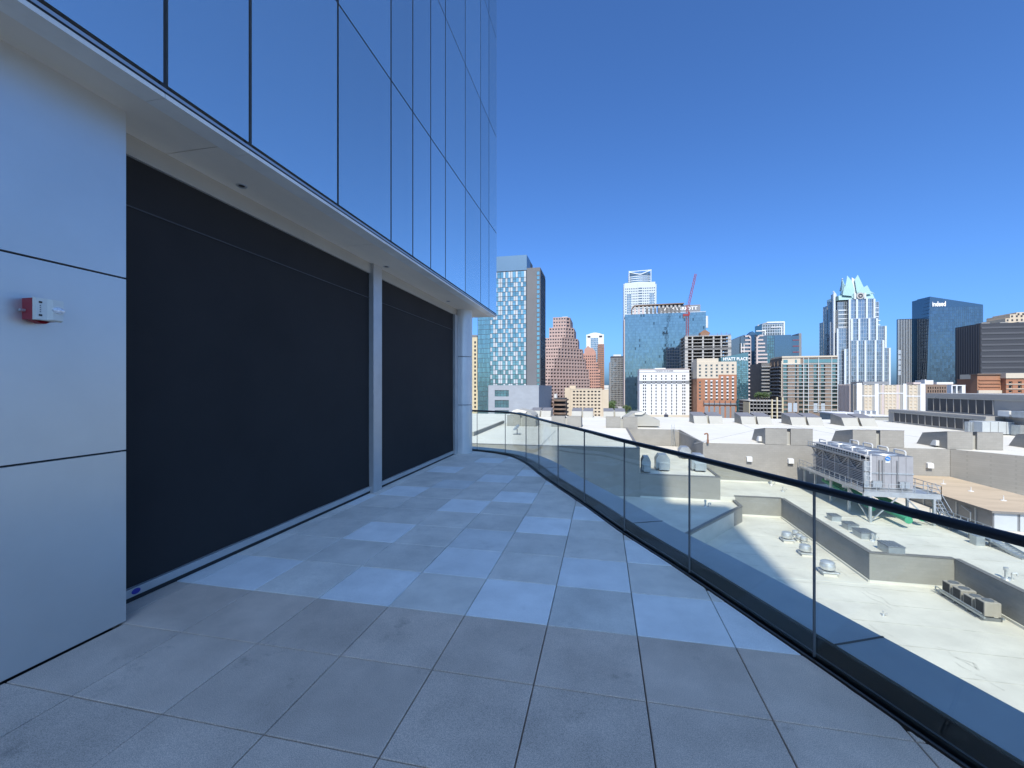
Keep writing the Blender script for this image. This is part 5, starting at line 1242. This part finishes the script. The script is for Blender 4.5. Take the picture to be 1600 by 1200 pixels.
# blue panel building
Y = 540; t = bthing('blue_panel_office', 'smooth dark blue glass office with red fins at its corner', 1222, Y); z = lambda q: ZZ(1220, R6(q), Y); xx = lambda q: X(O6(q), Y)
MB().box(xx(1095), xx(1400), Y+.5, Y+25, ZG, z(175)).build('body', 'g_navy', t); MB().box(xx(1400)+.02, xx(1495), Y+1.2, Y+22, ZG, z(187)).build('corner_body', 'g_blue_dk', t)
MB().box(xx(1200), xx(1400), Y+.2, Y+.49, ZG, z(180)).build('blue_sheet', 'g_blue_dk', t)
o = MB(); f_ = MB(); curtain(o, f_, (xx(1095), Y+.3, ZG), *FACE['S'], xx(1198)-xx(1095), z(180)-ZG, 5, 26, .25, .1, .02); o.build('panes', 'g_teal_dk', t, kind='stuff'); f_.build('bands', 'mullion', t, kind='stuff')
for q in (238, 308, 378): MB().box(xx(1420), xx(1492), Y+.6, Y+1.19, z(q+4), z(q-4)).build('red_fin', 'crane_red', t)
# ------------------------------------------------------------------ brown balcony apartments
Y = 330; t = bthing('brown_apartments', 'brown brick apartment block with white floor lines and green glass balconies', 1265, Y)
z3 = lambda q: ZZ(1260, 400+q/4.286, Y); x3 = lambda q: X(1120+q/4.286, Y)
x0, x1 = x3(437), x3(812); zt = z3(680); b = MB(); pn = []; pb_ = []
fl_ = [724, 748, 773, 797, 821, 846, 870, 894, 919, 944, 970, 1000, 1030]
rows = sorted([(z3(q+21)-ZG, z3(q+4)-ZG) for q in fl_]); W = x1-x0
cl_ = [(445, 475), (523, 536), (550, 576), (586, 612), (648, 676), (697, 726), (770, 806)]
block(b, x0, x1, Y, Y+22, ZG, zt, {'S': ([(x3(a)-x0, x3(c)-x0) for a, c in cl_], rows)}, .9, pn); b.build('wall', 'brown_brick', t)
gp = [p for p in pn]; windows(gp, t, 'g_green', 'mullion')
b = MB(); 
for q in fl_: MB().box(x3(440) if q < 960 else x3(580), x1+.5, Y-.35, Y-.006, z3(q+1.3), z3(q-1.8)).build('floor_line', 'glass_white', t)
MB().box(x0-.3, x1-.4, Y-.6, Y+20, zt+.005, zt+1.1).build('cornice', 'cream_wall', t); MB().box(x0, x3(560), Y-.05, Y-.004, z3(722), zt).build('cream_attic', 'cream_wall', t)
for a, c in ((445, 475), (523, 536)): MB().box(x3(a), x3(c), Y-.09, Y-.051, z3(715), z3(693)).build('attic_window', 'g_green', t)
MB().box(x3(580), x1, Y-.06, Y-.005, z3(716), z3(692)).build('attic_glazing', 'g_green', t)
for q in (580, 612, 680, 768, 808): MB().box(x3(q)-.16, x3(q)+.16, Y-.4, Y-.1, z3(1050), zt).build('white_post', 'glass_white', t)
for a in (476, 512, 648, 698):
    for q in (985, 1015): MB().box(x3(a), x3(a+26), Y-.1, Y-.007, z3(q+30), z3(q)).build('garage_screen', 'mullion_pale', t)
# receding west side with balconies
yw = YX(1120+365/4.286, x0)
MB().box(x0-.02, x0+.5, Y+.02, yw, ZG, z3(690)).build('side_wall', 'brown_brick', t)
nbk = 3; dpt = (yw-Y)/nbk
for q in fl_[:9]:
    for k in range(nbk):
        y0_ = Y+1+k*dpt
        MB().box(x0-.25, x0-.021, y0_, y0_+dpt-1.4, z3(q+19), z3(q+3)).build('balcony_opening', 'balcony_dark', t)
    MB().box(x0-1.3, x0-.03, Y+.6, yw-.4, z3(q+22), z3(q+20)).build('balcony_slab', 'concrete', t)
    MB().box(x0-1.32, x0-1.28, Y+.6, yw-.4, z3(q+19.5), z3(q+13)).build('balcony_rail', 'grey_band', t)
for k in range(nbk+1): MB().box(x0-.4, x0-.026, Y+k*dpt+.02, Y+k*dpt+.9, ZG, z3(700)).build('side_pier', 'cream_wall' if k == 0 else 'brown_brick', t)
xb_ = X(1120+302/4.286, yw); 
t2 = bthing('grey_apartments', 'dark grey balcony wing set behind the brown apartment block', 1198, yw)
MB().box(xb_, x0-.6, yw+1, yw+26, ZG, z3(705)).build('wall', 'concrete_dark', t2)
for q in fl_[:10]:
    MB().box(xb_-.3, x0-.5, yw-.4, yw+.98, z3(q+10), z3(q+7)).build('balcony_slab', 'concrete', t2); MB().box(xb_-.3, x0-.5, yw-.45, yw-.38, z3(q+6.5), z3(q+1)).build('balcony_rail', 'grey_band', t2)
# parking structure with roof garden in front of it
Y = 300; t = bthing('parking_structure', 'open concrete parking decks with tan piers and a roof garden', 1200, Y); z6 = lambda q: ZZ(1200, R6(q), Y); x6 = lambda q: X(O6(q), Y)
for k, q in enumerate((945, 985, 1030, 1075, 1120)): MB().box(x6(905), x6(1300), Y, Y+22, z6(q+8), z6(q)).build('deck', 'concrete', t)
for q in range(910, 1150, 40): MB().box(x6(q), x6(q+9), Y-.05, Y+.9, ZG, z6(954)).build('pier', 'concrete_dark', t)
for q in (1165, 1225, 1290): MB().box(x6(q), x6(q+14), Y-.3, Y+1, ZG, z6(905 if q > 1200 else 930)).build('tan_pier', 'cream', t)
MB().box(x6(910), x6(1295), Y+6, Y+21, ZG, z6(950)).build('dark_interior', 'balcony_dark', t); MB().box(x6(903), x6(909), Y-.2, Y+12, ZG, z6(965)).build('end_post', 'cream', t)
# ------------------------------------------------------------------ crowned glass tower
Y = 500; t = bthing('crowned_tower', 'stepped silver glass tower crowned by folded mint glass peaks', 1340, Y)
O7 = lambda q: 1265+q/8.571
zq = lambda q: ZZ(1340, 420+q/8.571, Y); xq = lambda q: X(O7(q), Y)
sc = 8.571*F/Y*ray(1340)[1]            # crop pixels per metre
def vol(q0, q1, qt, y0, dep, m, nu, name, qb=None):
    x0, x1 = xq(q0), xq(q1); zb = ZG if qb is None else zq(qb); H = zq(qt)-zb
    MB().box(x0+.1, x1-.1, y0+.3, y0+dep, zb, zq(qt)-.1).build(name, 'g_frost_side', t)
    g = MB(); f_ = MB(); curtain(g, f_, (x0, y0, zb), *FACE['S'], x1-x0, H, nu, max(3, round(H/3.9)), .22, .06, .02); g.build(name+'_panes', m, t, kind='stuff'); f_.build(name+'_bars', 'mullion_pale', t, kind='stuff')
    g = MB(); f_ = MB(); curtain(g, f_, (x0, y0+dep, zb), *FACE['W'], dep, H, max(2, int(dep/4)), max(3, round(H/3.9)), .25, .06, .02); g.build(name+'_side_panes', 'g_frost_side', t, kind='stuff'); f_.build(name+'_side_bars', 'mullion_pale', t, kind='stuff')
vol(405, 540, 790, Y+3, 34, 'g_frost', 6, 'west_bay'); vol(890, 1035, 770, Y+3, 34, 'g_frost', 6, 'east_bay')
vol(480, 600, 1070, Y+1, 30, 'g_frost', 5, 'west_low_bay'); vol(980, 1078, 1065, Y+1, 30, 'g_frost', 4, 'east_low_bay')
vol(545, 972, 963, Y-2, 30, 'g_frost', 14, 'front_bay_low'); vol(548, 892, 668, Y-.4, 30, 'g_frost', 10, 'front_bay_mid'); vol(532, 878, 402, Y+1.2, 26, 'g_frost', 10, 'front_bay_high')
# corner bays with balcony lines
vol(412, 530, 425, Y+5, 30, 'g_frost_side', 4, 'west_corner'); vol(880, 968, 440, Y+5, 28, 'g_frost_side', 3, 'east_corner')
for q in (540, 597, 655, 712, 768): MB().box(xq(412), xq(530), Y+4.5, Y+4.98, zq(q+7), zq(q-7)).build('balcony_line', 'silver_fin', t)
for q in (522, 580, 640, 692, 750): MB().box(xq(881), xq(962 if q < 660 else 985), Y+4.5, Y+4.98, zq(q+6), zq(q-6)).build('balcony_line', 'silver_fin', t)
for q, top, y0 in ((393, 790, Y+2), (478, 1070, Y), (620, 965, Y-3), (725, 965, Y-3), (860, 965, Y-3), (963, 965, Y-3), (1038, 770, Y+2), (1074, 1065, Y), (556, 672, Y-1.4), (655, 672, Y-1.4), (790, 672, Y-1.4), (892, 672, Y-1.4), (540, 405, Y+.2), (637, 405, Y+.2), (770, 395, Y+.2), (871, 410, Y+.2)):
    MB().box(xq(q)-.85, xq(q)+.85, y0, y0+1.1, ZG, zq(top)).build('silver_fin', 'silver_fin', t)
# west face seen obliquely
xs = xq(398); yb = [YX(O7(q), xs) for q in (385, 330, 290, 245, 200, 150)]
for (a, c, top) in ((0, 1, 560), (1, 2, 345), (2, 3, 440), (3, 4, 520), (4, 5, 720)):
    ya, yc = yb[a], yb[c]; H = ZZ(1300, 420+top/8.571*1.0, (ya+yc)/2)-ZG; g = MB(); f_ = MB()
    curtain(g, f_, (xs-.3*a, yc, ZG), *FACE['W'], yc-ya, H, max(2, int((yc-ya)/3)), round(H/3.9), .3, .1, .02); g.build('west_panes', 'g_frost_side', t, kind='stuff'); f_.build('west_bars', 'mullion_pale', t, kind='stuff')
    MB().box(xs-.3*a+.2, xs+1.2, max(ya+.3, Y+7), yc-.1, ZG, ZG+H-.2).build('west_mass', 'g_frost_side', t)
for q, top in ((330, 330), (290, 712)): yy = YX(O7(q), xs-1); MB().box(xs-2.2, xs-.4, yy-1.1, yy+1.1, ZG, ZZ(1305, 420+top/8.571, yy)).build('silver_fin', 'silver_fin', t)
MB().box(xq(100), xq(140), Y+42, Y+60, ZG, ZZ(1278, 520, Y+42)).build('rear_slab', 'grey_band', t)
# crown: shelf, folded glass peaks leaning inwards, medallion
def xyz(a, b, y): return (X(O7(a), y), y, ZZ(O7(a), 420+b/8.571, y))
def shard(pts, y0, lean, m='mint', th=.7):
    zb = min(zq(b) for a, b in pts); P_ = [xyz(a, b, y0+(zq(b)-zb)*lean) for a, b in pts]
    o = MB().extr(P_[::-1], (0, th, 0)).build('crown_shard', m, t); return o
MB().extr([(xq(420), Y+4, zq(400)), (xq(905), Y+4, zq(400)), (xq(895), Y+6, zq(330)), (xq(430), Y+6, zq(335))], (0, 24, 0)).build('crown_shelf', 'mint', t)
shard([(470, 345), (585, 345), (606, 300), (568, 165), (505, 90), (478, 240)], Y+5, .25)
shard([(640, 330), (740, 300), (728, 250), (645, 80), (605, 145), (630, 300)], Y+5, .25)
shard([(443, 352), (575, 366), (580, 280), (465, 235)], Y+3.2, .18); shard([(655, 318), (752, 345), (832, 332), (773, 220), (700, 262)], Y+3.2, .18)
shard([(568, 340), (640, 340), (605, 140), (565, 115)], Y+7.5, .25, 'silver_fin')
for q in (175, 240, 272, 306): MB().box(xq(590+(q-175)*.14), xq(612+(q-175)*.14), Y+6.6+(340-q)/sc*.25, Y+7.45+(340-q)/sc*.25, zq(q+9), zq(q-9)).build('spine_window', 'sign_dark', t)
MB().extr([xyz(430, 345, Y+7), xyz(412, 330, Y+26), xyz(437, 150, Y+18), xyz(470, 240, Y+9)], (.8, .2, 0)).build('crown_shard', 'mint', t)
MB().extr([xyz(878, 335, Y+7), xyz(838, 330, Y+26), xyz(735, 250, Y+20), xyz(700, 300, Y+8)], (-.8, .2, 0)).build('crown_shard', 'mint', t)
MB().extr([xyz(440, 345, Y+9), xyz(850, 345, Y+9), xyz(720, 255, Y+13), xyz(600, 175, Y+15), xyz(480, 240, Y+13)], (0, 6, 0)).build('crown_core', 'mint', t)
b = MB(); b.beam(xyz(408, 300, Y+26), xyz(428, 220, Y+22), 1.1); b.beam(xyz(428, 220, Y+22), xyz(440, 130, Y+18), 1.1); b.build('crown_edge', 'silver_fin', t)
b = MB(); b.beam(xyz(315, 302, Y+30), xyz(352, 345, Y+27), 1.0); b.beam(xyz(352, 345, Y+27), xyz(335, 420, Y+27), 1.2); b.build('side_finial', 'silver_fin', t)
md = MB().cyl((xq(680), Y-.2, zq(362)), (xq(680), Y+1.15, zq(362)), 44/sc, 28).build('medallion', 'concrete', t)
MB().lathe((0, 0, 0), [(26/sc, 0), (26/sc, .4), (14/sc, .4), (14/sc, 0)], 24)
rg = MB()
for k in range(24):
    a0, a1 = 2*math.pi*k/24, 2*math.pi*(k+1)/24; ro, ri = 27/sc, 14/sc
    rg.extr([(xq(680)+r_*math.cos(a), Y-.25, zq(362)+r_*math.sin(a)) for r_, a in ((ro, a0), (ro, a1), (ri, a1), (ri, a0))], (0, -.25, 0))
rg.build('medallion_ring', 'sign_dark', md)
for q in (610, 745): MB().box(xq(q)-.9, xq(q)+.9, Y-.1, Y+1.3, zq(405), zq(325)).build('silver_fin', 'silver_fin', t)
# ------------------------------------------------------------------ cream panelled block in front of it
Y = 285; t = bthing('cream_panel_block', 'low cream block with pale grid panels and white piers before the crowned tower', 1390, Y)
O8 = lambda q: 1265+q/8.0
z8_ = lambda q: ZZ(1390, 550+q/8.0, Y); x8 = lambda q: X(O8(q), Y)
x0, x1 = x8(590), x8(1448); zt = z8_(405); MB().box(x0, x1, Y+.35, Y+20, ZG, zt-.3).build('body', 'cream_wall', t)
for a, c in ((590, 655), (815, 862), (1170, 1212), (1385, 1447)): MB().box(x8(a), x8(c), Y, Y+.34, ZG, zt+(.4 if a > 600 else .9)).build('white_pier', 'white_wall', t)
for a, c in ((655, 682), (785, 815), (862, 890), (905, 935), (1090, 1118), (1136, 1168), (1212, 1238), (1355, 1385)):
    MB().box(x8(a), x8(c), Y+.2, Y+.345, ZG, zt-.2).build('grey_strip', 'pink_pale' if a in (905, 1090) else 'hall_grey', t)
pn = []; b = MB()
for a, c, n_ in ((684, 784, 2), (937, 1088, 3), (1240, 1353, 2)):
    W = x8(c)-x8(a); rw_ = [(z8_(q+14)-ZG, z8_(q-14)-ZG) for q in (705, 663, 622, 583, 545, 505, 465, 430)]
    sheet(b, (x8(a), Y+.1, ZG), *FACE['S'], W, zt-.4-ZG, even(W, n_, .55), rw_, .2, pn)
b.build('panel_grid', 'cream_wall', t); windows(pn, t, 'tan_wall', 'cream_wall')
for a, c, q in ((655, 815, 550), (862, 1170, 515), (1212, 1385, 550)): MB().box(x8(a), x8(c), Y+.02, Y+.09, z8_(q+6), z8_(q-6)).build('white_band', 'white_wall', t)
yw = YX(O8(365), x0); 
MB().box(x0-.3, x0-.02, Y+3, yw, ZG, z8_(400)).build('side_wall', 'hall_grey', t)
for k in range(9): y_ = Y+6+k*(yw-Y-6)/9; MB().box(x0-.7, x0-.31, y_, y_+.9, ZG, z8_(402)).build('side_fin', 'pink_pale', t)
MB().box(x8(705), x8(1040), Y+3, Y+15, zt+.1, z8_(368)).build('roof_plant', 'grey_band', t); MB().box(x8(1330), x8(1425), Y+2, Y+8, zt+.1, z8_(378)).build('roof_plant', 'pink_pale', t)
# flat white roofs in front of it
Y = 165; t = bthing('white_roof_hall', 'low hall with flat bright white roofs behind the last roof monitors', 1350, Y)
for q0, q1, qa, qb, dy in ((365, 690, 705, 770, 0), (560, 985, 735, 790, -6)):
    xa, xb = X(O8(q0), Y+dy), X(O8(q1), Y+dy); zz_ = ZZ(O8((q0+q1)/2), 550+qb/8, Y+dy)
    MB().box(xa, xb, Y+dy, Y+dy+13, ZG, zz_-.4).build('wall', 'monitor_face', t); MB().box(xa-.3, xb+.3, Y+dy-.3, Y+dy+13.3, zz_-.39, zz_).build('roof', 'white_wall', t)
for k in range(4): MB().box(X(O8(620+k*70), Y-2), X(O8(642+k*70), Y-2), Y-2, Y+1, zz_, zz_+1.2).build('roof_vent', 'white_paint', t)
# ------------------------------------------------------------------ blue glass tower with sign
Y = 600; t = bthing('slanted_blue_tower', 'dark blue glass tower with a slanting top edge and white sign', 1490, Y)
O4 = lambda q: 1380+q/4.615
R4 = lambda q: 420+q/4.615
z4 = lambda q, p=1470: ZZ(p, R4(q), Y); x4 = lambda q: X(O4(q), Y)
xa, xb = x4(337), x4(720); b = MB()
b.extr([(xa, Y, ZG), (xb, Y, ZG), (xb, Y, ZZ(1536, R4(258), Y)), (xa, Y, ZZ(1453, R4(200), Y))], (0, 30, 0)); b.build('body', 'g_navy', t)
o = MB(); f_ = MB(); zr = ZZ(1536, R4(270), Y); curtain(o, f_, (xa+.1, Y-.15, ZG), *FACE['S'], xb-xa-.2, zr-ZG, 26, 34, .12, .02, .018); o.build('glass_panes', 'g_blue_dk', t, kind='stuff'); f_.build('glass_bars', 'mullion', t, kind='stuff')
# folded west facet
yl = YX(O4(237), X(O4(237), Y+30)); xl, yl = X(O4(237), Y+24), Y+24
b = MB(); b.poly([(xl, yl, ZG), (xa-4, Y+.5, ZG), (xa, Y, ZZ(1453, R4(200), Y)), (xl+1, yl, ZZ(1431, R4(222), yl))]); b.poly([(xa-4, Y+.5, ZG), (xa, Y, ZG), (xa, Y, ZZ(1453, R4(200), Y))]); b.poly([(xl, yl, ZG), (xl+1, yl, ZZ(1431, R4(222), yl)), (xl+20, yl+20, ZZ(1431, R4(222), yl)), (xl+20, yl+20, ZG)]); b.build('west_facet', 'g_navy', t)
for k in range(30):
    zz_ = ZG+20+k*4.2; 
    if zz_ < ZZ(1431, R4(240), yl): MB().beam((xl, yl-.3, zz_), (xa-4+4*(zz_-ZG)/(ZZ(1453, R4(200), Y)-ZG), Y+.2, zz_), .3, .25).build('facet_line', 'mullion', t)
text('sign_lettering', 'indeed', 8.2, 'sign_white', t, (X(O4(400), Y), Y-.5, z4(255)), .25, width=X(O4(448), Y)-X(O4(352), Y), bold=.12)
# striped neighbour
x0, x1 = X(O4(108), Y+26), X(O4(200), Y+26); t2 = bthing('pinstriped_tower', 'slim tower of white vertical pinstripes beside the slanted blue tower', 1412, Y+26); Y2 = Y+26
MB().box(x0, x1+8, Y2+.3, Y2+3, ZG, ZZ(1412, R4(362), Y2)).build('body', 'g_blue_dk', t2)
for k in range(9): xx_ = x0+(x1-x0)*k/8; MB().box(xx_-.28, xx_+.28, Y2-.3, Y2+.28, ZG, ZZ(1412, R4(366), Y2)).build('pinstripe', 'white_panel', t2)
for k in range(5): zz_ = ZZ(1407, R4(600+k*38), Y2); MB().box(x0+.2, x0+2.6, Y2-.4, Y2-.32, zz_-2.6, zz_+2.6).build('white_balcony', 'mullion_pale', t2)
# ------------------------------------------------------------------ dark grey office block
Y = 300; t = bthing('dark_office_block', 'big dark grey office block with thin horizontal window lines', 1560, Y)
x0 = X(1532.5, Y); x1 = X(1660, Y); zt = ZZ(1545, 505, Y); yw = YX(1492.5, x0)
MB().box(x0, x1, Y+.2, yw, ZG, zt).build('body', 'office_dark', t)
for k in range(17):
    zz_ = zt-2.6-k*3.35
    if zz_ < ZG+4: break
    MB().box(x0+.4, x1, Y-.02, Y+.19, zz_-.55, zz_+.55).build('spandrel_band', 'office_line', t)
for k in range(10): y_ = Y+1+k*(yw-Y-1)/10; MB().box(x0-.12, x0-.01, y_, y_+.5, ZG, zt-.5).build('side_rib', 'office_line', t)
for k in range(3): MB().box(x0+4+k*9, x0+8+k*9, Y+5, Y+9, zt+.01, zt+1.0).build('roof_box', 'hall_grey', t)
# cream dome-like roof behind it
Y = 430; t = bthing('tan_stepped_roof_tower', 'tan stepped tower top peeping over the dark grey office', 1590, Y)
for pa, pb, ya, yb in ((1571, 1640, 503, 497), (1578, 1640, 497, 491), (1588, 1640, 491, 488)): 
    MB().box(X(pa, Y), X(pb, Y), Y, Y+22, ZG if ya == 503 else ZZ(1590, ya, Y)+.01, ZZ(1590, yb, Y)).build('tier', 'tan_wall', t)
    for k in range(8):
        xx_ = X(pa, Y)+.8+k*3.2; MB().box(xx_, xx_+1.3, Y-.06, Y-.004, ZZ(1590, yb+4.6, Y), ZZ(1590, yb+1.5, Y)).build('tier_window', 'balcony_dark', t)
# ------------------------------------------------------------------ orange brick building at right
Y = 190; t = bthing('red_brick_loft', 'orange red brick loft building with a pale cornice beside the dark office', 1575, Y)
R4z = lambda q, p=1560: ZZ(p, R4(q), Y)
xa, xm, x1 = X(O4(712), Y), X(O4(885), Y), X(1660, Y)
MB().box(xa, xm, Y+2, Y+5, ZG, R4z(762)).build('west_wall', 'orange_brick_deep', t)
for q in (800, 825, 850, 872): MB().box(xa+.4, xm-.3, Y+1.7, Y+1.99, R4z(q+4), R4z(q-4)).build('brick_course', 'orange_brick', t)
MB().box(xa-.3, xm, Y+1.5, Y+5.2, R4z(762)+.01, R4z(755)).build('cornice', 'brown_wall', t); MB().box(xa, xm-.1, Y+1.4, Y+1.98, R4z(898), R4z(876)).build('stone_base', 'cream_wall', t)
b = MB(); pn = []; W = x1-xm; H = R4z(790)-ZG
block(b, xm+.02, x1, Y, Y+22, ZG, R4z(790), {'S': (even(W, 6, .42), [(R4z(892)-ZG, R4z(876)-ZG), (R4z(862)-ZG, R4z(840)-ZG), (R4z(828)-ZG, R4z(812)-ZG)])}, .35, pn); b.build('east_wall', 'orange_brick', t); windows(pn, t, 'g_dark', 'cream_wall')
MB().box(xm-.3, x1, Y-.4, Y+20, R4z(790)+.01, R4z(753)).build('pale_cornice', 'cream_wall', t); 
for q in (866, 832): MB().box(xm, x1, Y-.2, Y-.01, R4z(q+2.5), R4z(q-2.5)).build('stone_course', 'cream_wall', t)
# brown low building and white frame
Y = 292; t = bthing('brown_brick_row', 'low brown brick building with small windows behind the louvred penthouse', 1475, Y)
xa, xb, x1 = X(1445.5, Y), X(1475, Y), X(1497, Y); zt = ZZ(1470, 600.5, Y); b = MB(); pn = []
block(b, xa, x1, Y, Y+9.5, ZG, zt, {'S': (even(x1-xa, 12, .5, 1), [(ZZ(1470, 613.5, Y)-ZG, ZZ(1470, 609.5, Y)-ZG), (ZZ(1470, 607.8, Y)-ZG, ZZ(1470, 604.5, Y)-ZG)])}, .3, pn); b.build('wall', 'brown_wall', t); windows(pn, t, 'g_dark', 'brown_wall')
MB().box(X(1447, Y), X(1464.5, Y), Y+3, Y+9, zt+.01, ZZ(1455, 594, Y)).build('white_penthouse', 'white_wall', t); MB().box(X(1470, Y), X(1496, Y), Y+3, Y+9, zt+.01, ZZ(1480, 597, Y)).build('white_penthouse', 'white_wall', t)
MB().box(X(1444.5, Y), X(1446.5, Y), Y-.3, Y+3, zt, ZZ(1445, 593, Y)).build('white_post', 'white_wall', t)
Y = 175; t = thing('white_portal_frame', 'white open portal frame on the roof before the dark office', 'roof frame', (X(1497, Y), Y, HC-3))
for pa, pb in ((1486.5, 1488.5), (1494, 1496), (1503, 1508.5)): MB().box(X(pa, Y), X(pb, Y), Y, Y+2, HC-4.6, ZZ(1497, 603, Y)).build('frame_post', 'white_wall', t)
MB().box(X(1486.5, Y), X(1508.5, Y), Y-.05, Y+2, ZZ(1497, 603, Y)+.01, ZZ(1497, 601.5, Y)).build('frame_lintel', 'white_wall', t); MB().box(X(1488, Y), X(1508, Y), Y+1.6, Y+1.9, HC-4.6, ZZ(1497, 603.4, Y)).build('frame_back', 'hall_grey', t)
MB().box(X(1480, Y), X(1545, Y), Y-2, Y+9, ZG, HC-4.61).build('roof_block', 'grey_band', t)
# ------------------------------------------------------------------ trees
def tree(x, y, zb, h, r, label, seed, grp='street trees among the towers', flat=.75):
    rnd = random.Random(seed); t = thing('tree', label, 'tree', (x, y, zb), grp); b = MB(); b.cyl((x, y, zb), (x, y, zb+h*.55), r*.10, 7, r*.05)
    cl_ = []
    for k in range(7):
        a = rnd.uniform(0, 6.28); rr = rnd.uniform(.2, .62)*r; e_ = Vector((x+rr*math.cos(a), y+rr*math.sin(a), zb+h*rnd.uniform(.5, .86))); b.cyl((x, y, zb+h*rnd.uniform(.3, .5)), e_, r*.04, 5, r*.015); cl_.append((e_, rnd.uniform(.32, .5)*r))
    b.build('trunk', 'bark', t); c = MB()
    for e_, rr in cl_:
        for k in range(85):
            d = Vector((rnd.gauss(0, 1), rnd.gauss(0, 1), rnd.gauss(0, 1)*flat)).normalized()*rr*rnd.uniform(.45, 1.08); p = e_+d; s_ = r*rnd.uniform(.05, .12)
            u_ = Vector((rnd.gauss(0, 1), rnd.gauss(0, 1), rnd.gauss(0, .6))).normalized(); v_ = u_.orthogonal().normalized()
            c.poly([p-u_*s_, p-v_*s_*.6, p+u_*s_, p+v_*s_*.6])
    c.build('crown', 'leaf', t)
for i, (px, Yt, h, r) in enumerate(((933, 352, 13, 6), (948, 380, 15, 7), (953, 420, 14, 7), (957, 470, 14, 7), (979, 400, 12, 6), (983, 300, 11, 5))):
    tree(X(px, Yt), Yt, ZG, h, r, 'leafy street tree in the gap between tan block and blue glass hotel', 10+i)
Y = 300
for i, q in enumerate((995, 1030, 1065, 1095, 1120)): tree(X(O6(q), Y+5), Y+5, ZZ(1190, R6(945), Y), 5.5, 2.9, 'small garden tree planted on top of the parking decks', 30+i, 'roof garden trees on the parking structure')
for i, q in enumerate((1160, 1185, 1210)): tree(X(O6(q), Y-14), Y-14, ZZ(O6(q), R6(1190), Y-14)-3.2, 5, 3.0, 'bushy tree at the foot of the tan parking piers', 40+i, 'trees at the foot of the parking structure')
